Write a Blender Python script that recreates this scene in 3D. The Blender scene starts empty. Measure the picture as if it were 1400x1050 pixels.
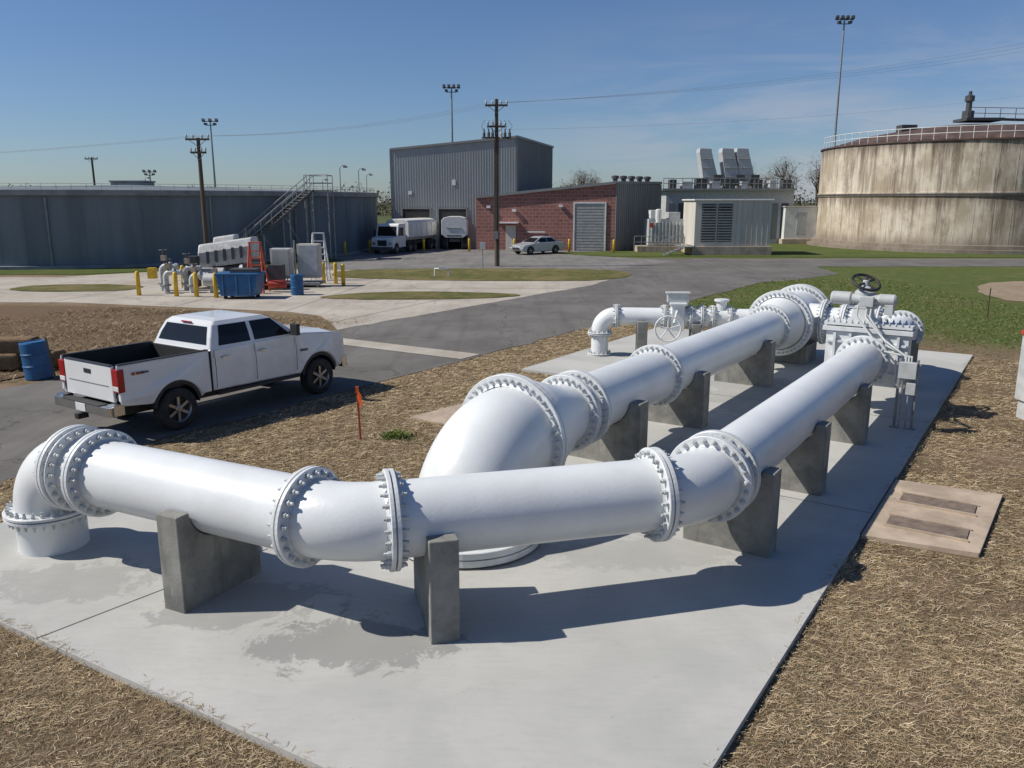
import bpy, math, random, bmesh
import numpy as np
from mathutils import Vector, Matrix
random.seed(7); rng=np.random.default_rng(7)
A=Vector((.5534,.8329,0)); R=Vector((.8329,-.5534,0)); Z=Vector((0,0,1)); X=Vector((1,0,0)); Y=Vector((0,1,0))
GZ=-0.07
def P(s,q,z=0):
    v=A*s+R*q; return Vector((v.x,v.y,z))
def V(*a): return Vector(a)
scene=bpy.context.scene
# ------------------------------------------------------------ materials
def newmat(name):
    m=bpy.data.materials.new(name); m.use_nodes=True
    nt=m.node_tree; b=nt.nodes['Principled BSDF']
    return m,nt,b
def nd(nt,t,**k):
    n=nt.nodes.new(t)
    for a,v in k.items(): setattr(n,a,v)
    return n
def lk(nt,a,b): nt.links.new(a,b)
def noise(nt,vec,scale,detail=4,rough=.55,dist=0):
    n=nd(nt,'ShaderNodeTexNoise'); n.inputs['Scale'].default_value=scale
    n.inputs['Detail'].default_value=detail; n.inputs['Roughness'].default_value=rough
    n.inputs['Distortion'].default_value=dist
    if vec is not None: lk(nt,vec,n.inputs['Vector'])
    return n.outputs[0]
def pos(nt): return nd(nt,'ShaderNodeTexCoord').outputs['Object']
def mapping(nt,vec,scale=(1,1,1),rot=(0,0,0),loc=(0,0,0)):
    m=nd(nt,'ShaderNodeMapping'); m.inputs['Scale'].default_value=scale
    m.inputs['Rotation'].default_value=rot; m.inputs['Location'].default_value=loc
    lk(nt,vec,m.inputs['Vector']); return m.outputs[0]
def maprange(nt,v,a,b,c=0,d=1,smooth=True):
    m=nd(nt,'ShaderNodeMapRange'); 
    if smooth: m.interpolation_type='SMOOTHSTEP'
    m.inputs['From Min'].default_value=a; m.inputs['From Max'].default_value=b
    m.inputs['To Min'].default_value=c; m.inputs['To Max'].default_value=d
    lk(nt,v,m.inputs['Value']); return m.outputs['Result']
def mixc(nt,f,a,b,blend='MIX'):
    m=nd(nt,'ShaderNodeMix',data_type='RGBA',blend_type=blend)
    if isinstance(f,(int,float)): m.inputs[0].default_value=f
    else: lk(nt,f,m.inputs[0])
    for i,c in ((6,a),(7,b)):
        if isinstance(c,tuple): m.inputs[i].default_value=(c[0],c[1],c[2],1)
        else: lk(nt,c,m.inputs[i])
    return m.outputs[2]
def mth(nt,op,a,b=None,clamp=False):
    m=nd(nt,'ShaderNodeMath',operation=op,use_clamp=clamp)
    for i,v in enumerate((a,b)):
        if v is None: continue
        if isinstance(v,(int,float)): m.inputs[i].default_value=v
        else: lk(nt,v,m.inputs[i])
    return m.outputs[0]
def bump(nt,b,h,strength,dist=.02):
    n=nd(nt,'ShaderNodeBump'); n.inputs['Strength'].default_value=strength; n.inputs['Distance'].default_value=dist
    lk(nt,h,n.inputs['Height']); lk(nt,n.outputs[0],b.inputs['Normal'])
def mat(name,col,rough=.6,metal=0,var=.15,scale=3,bmp=0,bscale=40,spec=.5,coat=0,streak=False,dirt=None,dirtamt=.5):
    m,nt,b=newmat(name); p=pos(nt)
    pv=mapping(nt,p,(1,1,.12)) if streak else p
    n=noise(nt,pv,scale,4,.6)
    f=maprange(nt,n,.3,.7)
    lo=tuple(c*(1-var) for c in col); hi=tuple(min(1,c*(1+var)) for c in col)
    c=mixc(nt,f,lo,hi)
    if dirt:
        n2=noise(nt,pv,scale*.6,7,.7,.5)
        c=mixc(nt,maprange(nt,n2,.5,.75,0,dirtamt),c,dirt)
    lk(nt,c,b.inputs['Base Color']); b.inputs['Roughness'].default_value=rough
    b.inputs['Metallic'].default_value=metal; b.inputs['Specular IOR Level'].default_value=spec
    b.inputs['Coat Weight'].default_value=coat
    if bmp: bump(nt,b,noise(nt,p,bscale,3,.6),bmp,.01)
    return m

M_pipe=mat('white_pipe_paint',(.70,.72,.715),.33,0,.05,1.1,.17,26,dirt=(.46,.45,.41),dirtamt=.22)
M_pipe2=mat('white_flange_paint',(.65,.67,.67),.42,0,.09,3,.3,50,dirt=(.3,.29,.26),dirtamt=.35)
M_bolt=mat('bolt_paint',(.48,.50,.50),.45,0,.25,9)
def concrete_pier():
    m,nt,b=newmat('pier_concrete'); p=pos(nt)
    c=mixc(nt,maprange(nt,noise(nt,p,2.2,6,.65),.3,.7),(.15,.15,.135),(.29,.285,.255))
    c=mixc(nt,maprange(nt,noise(nt,p,60,3,.7),.6,.75,0,.5),c,(.08,.08,.075))
    st=noise(nt,mapping(nt,p,(5,5,.6)),1.6,5,.6)
    c=mixc(nt,maprange(nt,st,.52,.75,0,.6),c,(.10,.10,.09))
    lk(nt,c,b.inputs['Base Color']); b.inputs['Roughness'].default_value=.88
    bump(nt,b,noise(nt,p,35,6,.7),.6,.012); return m
M_pier=concrete_pier()
def slab_mat():
    m,nt,b=newmat('slab_concrete'); p=pos(nt)
    big=noise(nt,p,.55,6,.6,.4)
    c=mixc(nt,maprange(nt,big,.3,.72),(.40,.40,.375),(.50,.49,.455))
    sw=noise(nt,mapping(nt,p,(1.2,6,1),(0,0,.98)),2.5,6,.7)
    c=mixc(nt,maprange(nt,sw,.42,.8,0,.3),c,(.31,.31,.285))
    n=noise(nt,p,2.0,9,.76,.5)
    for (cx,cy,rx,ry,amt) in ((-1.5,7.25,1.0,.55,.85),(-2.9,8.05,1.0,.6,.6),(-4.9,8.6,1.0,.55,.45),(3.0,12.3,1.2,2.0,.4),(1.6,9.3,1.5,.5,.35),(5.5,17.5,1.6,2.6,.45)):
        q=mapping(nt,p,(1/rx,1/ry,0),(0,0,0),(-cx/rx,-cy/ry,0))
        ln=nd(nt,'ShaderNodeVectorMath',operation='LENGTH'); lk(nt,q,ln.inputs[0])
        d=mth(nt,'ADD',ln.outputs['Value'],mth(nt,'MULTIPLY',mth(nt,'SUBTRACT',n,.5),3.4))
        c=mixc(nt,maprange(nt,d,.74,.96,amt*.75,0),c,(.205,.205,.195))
    sp=noise(nt,p,8,8,.78)
    c=mixc(nt,maprange(nt,sp,.6,.68,0,.4),c,(.25,.25,.235))
    c=mixc(nt,maprange(nt,noise(nt,p,110,2,.6),.6,.8,0,.3),c,(.22,.22,.21))
    c=mixc(nt,maprange(nt,noise(nt,p,.8,7,.7,.8),.58,.72,0,.35),c,(.38,.33,.26))
    lk(nt,c,b.inputs['Base Color']); b.inputs['Roughness'].default_value=.93; b.inputs['Specular IOR Level'].default_value=.25
    bump(nt,b,noise(nt,p,90,5,.7),.35,.006); return m
M_slab=slab_mat()
def ground_mat():
    m,nt,b=newmat('dry_grass_ground'); p=pos(nt)
    sep=nd(nt,'ShaderNodeSeparateXYZ'); lk(nt,p,sep.inputs[0])
    n1=noise(nt,p,.35,6,.65); n2=noise(nt,p,3.0,7,.75,.8); n3=noise(nt,p,30,6,.8,1.5)
    straw=mixc(nt,maprange(nt,n3,.38,.62),(.10,.068,.037),(.42,.32,.20))
    straw=mixc(nt,maprange(nt,n2,.4,.7,0,.6),straw,(.20,.14,.08))
    soil=mixc(nt,n2,(.26,.17,.11),(.42,.31,.215))
    straw=mixc(nt,maprange(nt,n1,.5,.62,0,.75),straw,soil)
    gpatch=maprange(nt,noise(nt,p,1.1,6,.7),.55,.7,0,.35)
    straw=mixc(nt,gpatch,straw,(.12,.125,.055))
    green=mixc(nt,maprange(nt,n3,.35,.65),(.05,.085,.02),(.14,.18,.05))
    green=mixc(nt,maprange(nt,n2,.42,.66,0,.6),green,(.20,.175,.075))
    green=mixc(nt,maprange(nt,n1,.5,.66,0,.5),green,(.19,.165,.08))
    lin=mth(nt,'ADD',mth(nt,'ADD',sep.outputs['Y'],mth(nt,'MULTIPLY',sep.outputs['X'],.6)),mth(nt,'MULTIPLY',mth(nt,'SUBTRACT',n1,.5),14))
    c=mixc(nt,maprange(nt,lin,31.5,35.5),straw,green)
    c=mixc(nt,maprange(nt,sep.outputs['Y'],90,220),c,(.09,.10,.045))
    lk(nt,c,b.inputs['Base Color']); b.inputs['Roughness'].default_value=.95; b.inputs['Specular IOR Level'].default_value=.1
    h=mth(nt,'ADD',mth(nt,'MULTIPLY',n3,.6),mth(nt,'MULTIPLY',n2,1.6))
    bump(nt,b,h,1,.06); return m
M_ground=ground_mat()
def grass_mat(name,a,bb,cc,amt):
    m,nt,b=newmat(name); p=pos(nt)
    n2=noise(nt,p,1.3,7,.7,.8); n3=noise(nt,p,16,6,.8,1.5); n4=noise(nt,p,.3,5,.65)
    c=mixc(nt,maprange(nt,n3,.35,.65),a,bb); c=mixc(nt,maprange(nt,n2,.4,.65,0,amt),c,cc)
    c=mixc(nt,maprange(nt,n4,.45,.65,0,amt*.8),c,tuple(x*1.15 for x in cc))
    lk(nt,c,b.inputs['Base Color']); b.inputs['Roughness'].default_value=.95; b.inputs['Specular IOR Level'].default_value=.1
    bump(nt,b,mth(nt,'ADD',n3,n2),.9,.06); return m
M_gisl=grass_mat('island_grass',(.06,.08,.02),(.14,.155,.05),(.22,.17,.085),.8)
M_field=grass_mat('dead_field',(.12,.085,.05),(.27,.20,.125),(.17,.115,.075),.8)
M_gfar=grass_mat('green_grass',(.05,.085,.018),(.12,.165,.045),(.14,.13,.055),.5)
def asphalt(name,lo,hi,crk=.3,var=True):
    m,nt,b=newmat(name); p=pos(nt)
    c=mixc(nt,maprange(nt,noise(nt,p,.35,6,.65),.3,.7),lo,hi)
    c=mixc(nt,maprange(nt,noise(nt,p,70,3,.7),.55,.75,0,.5),c,tuple(x*1.9 for x in hi))
    st=noise(nt,mapping(nt,p,(1.6,.12,1),(0,0,.586)),1.2,5,.6)
    c=mixc(nt,maprange(nt,st,.45,.7,0,crk),c,tuple(x*.6 for x in lo))
    c=mixc(nt,maprange(nt,noise(nt,p,.9,8,.75,.6),.56,.7,0,.35),c,tuple(x*1.35 for x in hi))
    v=nd(nt,'ShaderNodeTexVoronoi'); v.feature='DISTANCE_TO_EDGE'; v.inputs['Scale'].default_value=.22
    nz=nd(nt,'ShaderNodeTexNoise'); nz.inputs['Scale'].default_value=.9; nz.inputs['Detail'].default_value=5; lk(nt,p,nz.inputs['Vector'])
    va=nd(nt,'ShaderNodeVectorMath',operation='ADD'); lk(nt,p,va.inputs[0])
    vm=nd(nt,'ShaderNodeVectorMath',operation='SCALE'); lk(nt,nz.outputs['Color'],vm.inputs[0]); vm.inputs['Scale'].default_value=2.2
    lk(nt,vm.outputs[0],va.inputs[1]); lk(nt,va.outputs[0],v.inputs['Vector'])
    c=mixc(nt,maprange(nt,v.outputs['Distance'],.002,.008,.55,0),c,tuple(x*.4 for x in lo))
    lk(nt,c,b.inputs['Base Color']); b.inputs['Roughness'].default_value=.9; b.inputs['Specular IOR Level'].default_value=.25
    bump(nt,b,noise(nt,p,120,3,.7),.4,.006); return m
M_asph=asphalt('asphalt',(.115,.107,.097),(.175,.165,.15))
M_yard=asphalt('yard_asphalt',(.16,.15,.14),(.22,.21,.195))
M_apron=asphalt('apron_concrete',(.34,.30,.25),(.46,.42,.355),.2)
M_tanc=mat('tan_concrete',(.42,.335,.25),.9,0,.2,2,.4,60,dirt=(.25,.18,.12))
M_dirt=grass_mat('bare_dirt',(.32,.24,.17),(.44,.35,.26),(.25,.2,.12),.5)
M_dark=mat('dark_recess',(.03,.03,.03),.9)
M_groove=mat('joint_sealant',(.10,.10,.095),.9)
M_hole=mat('hatch_cover',(.17,.13,.10),.9,0,.3,6)
M_black=mat('black_plastic',(.02,.02,.021),.6)
M_rub=mat('rubber',(.025,.024,.023),.85,0,.25,9,dirt=(.12,.10,.07))
M_glass=mat('dark_glass',(.012,.013,.014),.08,0,.1,2,spec=.35)
M_truck=mat('white_car_paint',(.70,.705,.70),.25,0,.04,1,coat=.5,dirt=(.48,.42,.35),dirtamt=.4)
M_chrome=mat('chrome',(.5,.5,.5),.25,1,.1)
M_rim=mat('alloy_rim',(.32,.32,.32),.35,.9,.2)
M_red=mat('tail_light',(.30,.008,.01),.2,0,.1)
M_silver=mat('silver_paint',(.42,.44,.45),.3,.3,.05)
M_silv2=mat('scuffed_white_enclosure',(.52,.52,.50),.45,0,.15,3,dirt=(.22,.21,.19),dirtamt=.7)
M_steel=mat('galvanised_steel',(.30,.31,.31),.5,.5,.2,6)
M_gpaint=mat('light_grey_paint',(.46,.475,.47),.5,0,.12,4,dirt=(.25,.24,.22),dirtamt=.3)
M_wood=mat('pole_wood',(.09,.07,.05),.9,0,.3,4,streak=True)
M_dsteel=mat('dark_steel',(.09,.09,.09),.5,.4,.2)
M_yel=mat('yellow_paint',(.66,.42,.03),.5,0,.15,4)
M_blue=mat('blue_plastic',(.015,.10,.24),.45,0,.2,4,dirt=(.08,.1,.1))
M_redp=mat('red_paint',(.42,.05,.03),.5)
M_orl=mat('orange_fibreglass',(.62,.11,.04),.5)
M_orng=mat('orange_ribbon',(.85,.13,.02),.6)
M_wht=mat('white_paint',(.68,.68,.66),.5,0,.08,3,dirt=(.4,.37,.32),dirtamt=.5)
M_cream=mat('cream_paint',(.55,.52,.45),.6,0,.1,1,streak=True,dirt=(.3,.25,.2),dirtamt=.5)
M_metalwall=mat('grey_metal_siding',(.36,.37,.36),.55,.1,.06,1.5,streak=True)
M_metaldark=mat('grey_metal_siding_shade_and_trim',(.21,.215,.215),.55,.1,.08,1.5,streak=True)  # darker siding copy: side-wall shade put into the colour; also used for trim
M_door=mat('rollup_door',(.34,.34,.33),.6)
M_resv=mat('reservoir_shaded_grey_blue_paint',(.16,.19,.21),.85,0,.16,.6,.2,8,streak=True,dirt=(.09,.105,.12),dirtamt=.6,spec=.2)  # light blue-grey paint darkened, so the colour carries the wall's shade
M_resr=mat('reservoir_rim',(.22,.235,.24),.8,0,.2,1)
M_darkroof=mat('rust_dome_roof',(.085,.052,.042),.85,0,.35,.8,dirt=(.04,.032,.03))
M_bark=mat('bare_twigs',(.12,.095,.075),.95,0,.3,1)
M_leaf=mat('tree_foliage',(.07,.07,.042),.95,0,.4,.3)
M_straw=[mat('straw_%d'%i,c,.85,0,.25,5,spec=.15) for i,c in enumerate(((.50,.39,.24),(.36,.26,.15),(.19,.13,.075),(.64,.53,.36),(.14,.14,.06)))]
M_green=[mat('green_blade_%d'%i,c,.85,0,.25,5,spec=.15) for i,c in enumerate(((.08,.13,.025),(.14,.18,.05),(.24,.20,.09)))]
def tank_mat():
    m,nt,b=newmat('stained_tank_concrete'); p=pos(nt)
    c=mixc(nt,maprange(nt,noise(nt,p,.3,7,.7),.35,.65),(.40,.33,.24),(.66,.58,.46))
    st=noise(nt,mapping(nt,p,(1,1,.06)),.9,8,.78)
    c=mixc(nt,maprange(nt,st,.48,.63,0,.75),c,(.19,.145,.10))
    st2=noise(nt,mapping(nt,p,(1,1,.1),(0,0,0),(9,3,1)),2.2,6,.7)
    c=mixc(nt,maprange(nt,st2,.53,.66,0,.65),c,(.70,.64,.53))
    st3=noise(nt,mapping(nt,p,(1,1,.2),(0,0,0),(2,7,1)),.5,8,.8)
    c=mixc(nt,maprange(nt,st3,.52,.62,0,.5),c,(.12,.09,.065))
    sep=nd(nt,'ShaderNodeSeparateXYZ'); lk(nt,p,sep.inputs[0]); z=sep.outputs['Z']
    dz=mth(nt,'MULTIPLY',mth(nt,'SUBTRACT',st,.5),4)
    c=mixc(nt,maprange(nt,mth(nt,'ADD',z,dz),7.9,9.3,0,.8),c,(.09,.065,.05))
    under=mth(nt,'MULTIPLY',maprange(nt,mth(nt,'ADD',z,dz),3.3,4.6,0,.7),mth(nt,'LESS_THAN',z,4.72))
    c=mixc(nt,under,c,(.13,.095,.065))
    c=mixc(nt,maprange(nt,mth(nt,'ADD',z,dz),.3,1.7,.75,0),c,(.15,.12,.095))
    lk(nt,c,b.inputs['Base Color']); b.inputs['Roughness'].default_value=.92
    bump(nt,b,st,.4,.05)
    return m
M_tank=tank_mat()
def brick_mat():
    m,nt,b=newmat('split_face_brick'); p=pos(nt)
    sep=nd(nt,'ShaderNodeSeparateXYZ'); lk(nt,p,sep.inputs[0])
    cmb=nd(nt,'ShaderNodeCombineXYZ'); lk(nt,sep.outputs['X'],cmb.inputs[0]); lk(nt,sep.outputs['Z'],cmb.inputs[1])
    br=nd(nt,'ShaderNodeTexBrick'); lk(nt,cmb.outputs[0],br.inputs['Vector'])
    br.inputs['Color1'].default_value=(.31,.125,.10,1); br.inputs['Color2'].default_value=(.21,.085,.07,1)
    br.inputs['Mortar'].default_value=(.40,.27,.23,1); br.inputs['Scale'].default_value=1
    br.inputs['Brick Width'].default_value=.6; br.inputs['Row Height'].default_value=.3; br.inputs['Mortar Size'].default_value=.02
    c=mixc(nt,maprange(nt,noise(nt,p,1.5,5,.6),.3,.7,0,.4),br.outputs['Color'],(.34,.18,.15))
    lk(nt,c,b.inputs['Base Color']); b.inputs['Roughness'].default_value=.9; return m
M_brick=brick_mat()

# ------------------------------------------------------------ mesh builder
def empty(name,loc=(0,0,0),rotz=0):
    e=bpy.data.objects.new(name,None); scene.collection.objects.link(e); e.location=loc; e.rotation_euler=(0,0,rotz)
    e.empty_display_size=.2; return e
class MB:
    def __init__(s): s.v=[];s.f=[];s.m=[];s.sm=[];s.mats=[]
    def mi(s,m):
        if m not in s.mats: s.mats.append(m)
        return s.mats.index(m)
    def add(s,vs,fs,m,smooth=False):
        o=len(s.v); s.v+= [tuple(v) for v in vs]; i=s.mi(m)
        for f in fs: s.f.append([o+k for k in f]); s.m.append(i); s.sm.append(smooth)
    def box(s,c,size,m,ax=(X,Y,Z)):
        c=Vector(c); u,v,w=[Vector(a)*d*.5 for a,d in zip(ax,size)]
        vs=[c+u*i+v*j+w*k for k in(-1,1) for j in(-1,1) for i in(-1,1)]
        s.add(vs,[(0,2,3,1),(4,5,7,6),(0,1,5,4),(2,6,7,3),(0,4,6,2),(1,3,7,5)],m)
    def tube(s,pts,rs,m,seg=16,caps=True,smooth=True):
        pts=[Vector(p) for p in pts]; n=len(pts)
        if isinstance(rs,(int,float)): rs=[rs]*n
        t0=None; rings=[]; nrm=None
        for i,p in enumerate(pts):
            a=pts[max(0,i-1)]; b=pts[min(n-1,i+1)]
            t=(b-a)
            if t.length<1e-9: t=t0
            t=t.normalized()
            if nrm is None:
                h=Z if abs(t.z)<.9 else X
                nrm=(h-t*h.dot(t)).normalized()
            else:
                nrm=(nrm-t*nrm.dot(t)).normalized()
            t0=t; bi=t.cross(nrm)
            rings.append([p+(nrm*math.cos(2*math.pi*k/seg)+bi*math.sin(2*math.pi*k/seg))*rs[i] for k in range(seg)])
        vs=[v for r in rings for v in r]; fs=[]
        for i in range(n-1):
            for k in range(seg):
                k2=(k+1)%seg; fs.append((i*seg+k,i*seg+k2,(i+1)*seg+k2,(i+1)*seg+k))
        s.add(vs,fs,m,smooth)
        if caps:
            s.add(rings[0],[tuple(range(seg))[::-1]],m); s.add(rings[-1],[tuple(range(seg))],m)
    def lathe(s,o,axis,prof,m,seg=32,caps=True,smooth=False):
        o=Vector(o); t=Vector(axis).normalized(); h=Z if abs(t.z)<.9 else X
        n=(h-t*h.dot(t)).normalized(); b=t.cross(n)
        vs=[];fs=[]
        for d,r in prof:
            vs+=[o+t*d+(n*math.cos(2*math.pi*k/seg)+b*math.sin(2*math.pi*k/seg))*r for k in range(seg)]
        for i in range(len(prof)-1):
            for k in range(seg):
                k2=(k+1)%seg; fs.append((i*seg+k,i*seg+k2,(i+1)*seg+k2,(i+1)*seg+k))
        if caps:
            fs.append(tuple(range(seg))[::-1]); L=(len(prof)-1)*seg; fs.append(tuple(range(L,L+seg)))
        s.add(vs,fs,m,smooth)
    def ext(s,poly,o,u,v,w,d0,d1,m):
        o=Vector(o);u=Vector(u);v=Vector(v);w=Vector(w); n=len(poly)
        vs=[o+u*a+v*b+w*d0 for a,b in poly]+[o+u*a+v*b+w*d1 for a,b in poly]
        fs=[tuple(range(n)),tuple(range(2*n-1,n-1,-1))]+[(i,(i+1)%n,n+(i+1)%n,n+i) for i in range(n)]
        s.add(vs,fs,m)
    def quad(s,pts,m): s.add(pts,[tuple(range(len(pts)))],m)
    def prism(s,pts,z0,zt,m,roof=None):
        n=len(pts)
        if isinstance(zt,(int,float)): zt=[zt]*n
        vs=[V(p[0],p[1],z0) for p in pts]+[V(p[0],p[1],z) for p,z in zip(pts,zt)]
        s.add(vs,[(i,(i+1)%n,n+(i+1)%n,n+i) for i in range(n)],m)
        s.add(vs[n:],[tuple(range(n))],roof or m)
    def flange(s,c,axis,R_,r,n,th=.055,pair=True,m=None):
        m=m or M_pipe2; axis=Vector(axis).normalized(); c=Vector(c)
        e=.009
        if pair:
            s.lathe(c,axis,[(-th-.03,r*1.005),(-th-.012,r*1.03),(-th,r*1.05),(-th,R_-.008),(-th+.008,R_),(-e,R_),(-e,R_-.05),(e,R_-.05),(e,R_),(th-.008,R_),(th,R_-.008),(th,r*1.05),(th+.012,r*1.03),(th+.03,r*1.005)],m,56,False)
            L=th
        else:
            s.lathe(c,axis,[(-th*.5,r*.97),(-th*.5,R_-.008),(-th*.5+.008,R_),(th*.5-.008,R_),(th*.5,R_-.008),(th*.5,r*.97)],m,56); L=th*.5
        h=Z if abs(axis.z)<.9 else X
        u=(h-axis*h.dot(axis)).normalized(); v=axis.cross(u); rb=(R_+r)*.5+.006
        br=min(.034,math.pi*rb/n*.46)
        for k in range(n):
            a=2*math.pi*(k+.5)/n; q=c+(u*math.cos(a)+v*math.sin(a))*rb
            for sg in (-1,1):
                ex_=random.uniform(-.008,.014)
                s.lathe(q,axis*sg,[(L+.004,br),(L+.038,br),(L+.040,br*.62),(L+.066+ex_,br*.58)],M_bolt,6)
    def obj(s,name,parent=None,bevel=0,seg=2,recalc=True):
        me=bpy.data.meshes.new(name); me.from_pydata(s.v,[],s.f)
        for m in s.mats: me.materials.append(m)
        me.polygons.foreach_set('material_index',s.m); me.polygons.foreach_set('use_smooth',s.sm)
        if recalc:
            bm=bmesh.new(); bm.from_mesh(me)
            bmesh.ops.recalc_face_normals(bm,faces=bm.faces); bm.to_mesh(me); bm.free()
        me.update()
        o=bpy.data.objects.new(name,me); scene.collection.objects.link(o)
        if parent: o.parent=parent
        if bevel:
            bv=o.modifiers.new('bevel','BEVEL'); bv.width=bevel; bv.segments=seg; bv.limit_method='ANGLE'; bv.angle_limit=math.radians(40)
        return o
def sheet(name,pts,z,m,parent=None):
    b=MB(); b.quad([V(p[0],p[1],z) for p in pts],m); o=b.obj(name,parent,recalc=False)
    me=o.data
    if me.polygons[0].normal.z<0: me.flip_normals()
    return o
def slabobj(name,pts,z0,z1,m,bevel=.01):
    b=MB(); b.prism([(p[0],p[1]) for p in pts],z0,z1,m); return b.obj(name,bevel=bevel,seg=1)
def arc(cx,cz,r,a0,a1,n=12):
    return [(cx+r*math.cos(math.radians(a0+(a1-a0)*i/n)),cz+r*math.sin(math.radians(a0+(a1-a0)*i/n))) for i in range(n+1)]
def elbow(c,d_in,d_out,rad,n=14):
    c=Vector(c); d_in=Vector(d_in).normalized(); d_out=Vector(d_out).normalized()
    ang=d_in.angle(d_out); r=rad/math.tan(ang/2) if ang>1e-4 else 1
    p0=c-d_in*rad; nrm=(d_out-d_in*d_out.dot(d_in)).normalized(); cen=p0+nrm*r
    return [cen-nrm*r*math.cos(ang*i/n)+d_in*r*math.sin(ang*i/n) for i in range(n+1)]

# ------------------------------------------------------------ ground & roads
sheet('ground',[(-1500,-600),(1500,-600),(1500,2500),(-1500,2500)],GZ,M_ground)
def sq(l): return [P(s,q) for s,q in l]
def wob(pts,step=.8,amp=.07):
    o=[]
    for i in range(len(pts)):
        a=Vector(pts[i][:2]);b_=Vector(pts[(i+1)%len(pts)][:2]); L=(b_-a).length; k=max(1,min(90,int(L/step)))
        for j in range(k):
            p=a+(b_-a)*j/k; o.append((p.x+random.gauss(0,amp),p.y+random.gauss(0,amp)))
    return o
sheet('asphalt_road',wob(sq([(-30,-20.2),(-30,-13.35),(44,-13.35),(47,-12.0),(52,-11),(58,-14),(62,-22),(52,-30),(42,-21),(38,-20.2)]),.7,.05),GZ+.012,M_asph)
sheet('cross_road',wob([(4,53.0),(11,50.5),(20,55),(120,55.2),(120,62.8),(9,63.0),(-3,62)],1.5,.06),GZ+.016,M_asph)
sheet('concrete_apron',[(-80,35.3),(-19.2,35.3),(-8.8,32.2),(-7.3,31),(-6.5,29.2),(-5.6,26.6),(-3.6,24.5),(8.5,47.5),(6,53),(-20,53),(-26,47.5),(-80,47.5)],GZ+.008,M_apron)
b=MB()
for p0,p1 in (((-20,35.3),(-17,52.9)),((-14,33.9),(-12.5,52.9)),((-9,32.3),(-6.5,52.9)),((-30,41.3),(4.5,41.0)),((-30,47.2),(6,47.0)),((-6.5,29.2),(-1.5,40))):
    a=V(*p0,GZ+.0115); c_=V(*p1,GZ+.0115); w=Z.cross((c_-a).normalized())*.02; b.quad([a-w,a+w,c_+w,c_-w],M_groove)
b.obj('apron_joints',recalc=False)
sheet('loading_yard_pavement',[(-14,52.5),(6,52.5),(12,60),(9,63.5),(2,70),(8,72),(4,77),(-12,80),(-16,66),(-12,60)],GZ+.02,M_yard)
sheet('concrete_gutter_strip',sq([(17.5,-20.1),(17.7,-13.45),(18.6,-13.45),(18.4,-20.1)]),GZ+.024,M_apron)
def smoothpoly(pts,it=2):
    for _ in range(it):
        o=[]
        for i in range(len(pts)):
            a=pts[i];b=pts[(i+1)%len(pts)]
            o+=[(a[0]*.75+b[0]*.25,a[1]*.75+b[1]*.25),(a[0]*.25+b[0]*.75,a[1]*.25+b[1]*.75)]
        pts=o
    return wob(pts,.7,.06)
sheet('grass_island',smoothpoly([(-9.2,37.0),(-6.2,39.8),(0,38.9),(.6,37.4),(-3,36.1),(-7.2,36.3)]),GZ+.03,M_gisl)
sheet('grass_island',smoothpoly([(-10.8,47.5),(-10.8,53.3),(5.5,53.5),(7.8,49.5),(5.2,44.8),(-2,44.9),(-7.8,46)]),GZ+.03,M_gisl)
sheet('grass_island',smoothpoly([(-25,39.5),(-25,43),(-19,43),(-18.4,39.5)]),GZ+.03,M_gisl)
sheet('brown_field',smoothpoly([(-90,34.6),(-19.4,34.6),(-9.5,31.6),(-7.6,29.3),(-7.6,27),(-17.8,11),(-40,-20),(-90,-20)],2),GZ+.03,M_field)
sheet('grass_verge',smoothpoly([(-90,48),(-27,48),(-21,52.6),(-15,55),(-14,62),(-12.5,80),(-60,100),(-90,60)],1),GZ+.024,M_gfar)
sheet('grass_verge',smoothpoly([(10.5,64.0),(100,64.0),(100,110),(12,110),(13,80),(9,73.5),(3.2,68)],1),GZ+.024,M_gfar)
sheet('dirt_patch',smoothpoly([(20.5,34),(30,34.5),(32,45),(24.5,44.5)],2),GZ+.02,M_dirt)
slab=slabobj('concrete_slab',sq([(3.89,-1.74),(25.95,-1.74),(25.95,-11.2),(17.3,-11.2),(17.3,-7.35),(6.3,-7.35),(6.05,-11.3),(3.30,-11.5)]),-.25,0,M_slab,.012)
b=MB()
for (p0,p1) in ((P(3.5,-7.95),P(6.2,-7.75)),(P(11.6,-7.33),P(11.6,-1.76)),(P(17.3,-7.33),P(17.3,-1.76))):
    d=(p1-p0); w=Z.cross(d.normalized())*.008
    b.quad([p0-w+Z*.003,p0+w+Z*.003,p1+w+Z*.003,p1-w+Z*.003],M_groove)
b.obj('slab_joint',slab,recalc=False)
slabobj('concrete_vault_lid',sq([(12.1,-10.5),(13.95,-10.3),(13.95,-7.6),(12.1,-7.6)]),-.2,-.03,M_tanc,.012)
pad=empty('concrete_vault_pad')
b=MB(); b.prism([tuple(P(s,q)[:2]) for s,q in ((10.75,-1.73),(13.35,-1.73),(13.5,-.3),(10.95,-.4))],-.2,-.01,M_tanc); b.obj('pad',pad,.012)
b=MB()
for s0 in (11.25,12.3):
    b.box(P(s0+.22,-1.05,-.004),(.42,.95,.02),M_hole,(A,R,Z))
    for e in (0,.44): b.box(P(s0+e,-1.05,.004),(.03,1.0,.03),M_tanc,(A,R,Z))
b.obj('hatches',pad)
b=MB(); b.box(P(12.1,-1.735,-.005),(2.7,.012,.02),M_dark,(A,R,Z)); b.obj('joint',pad)

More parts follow.
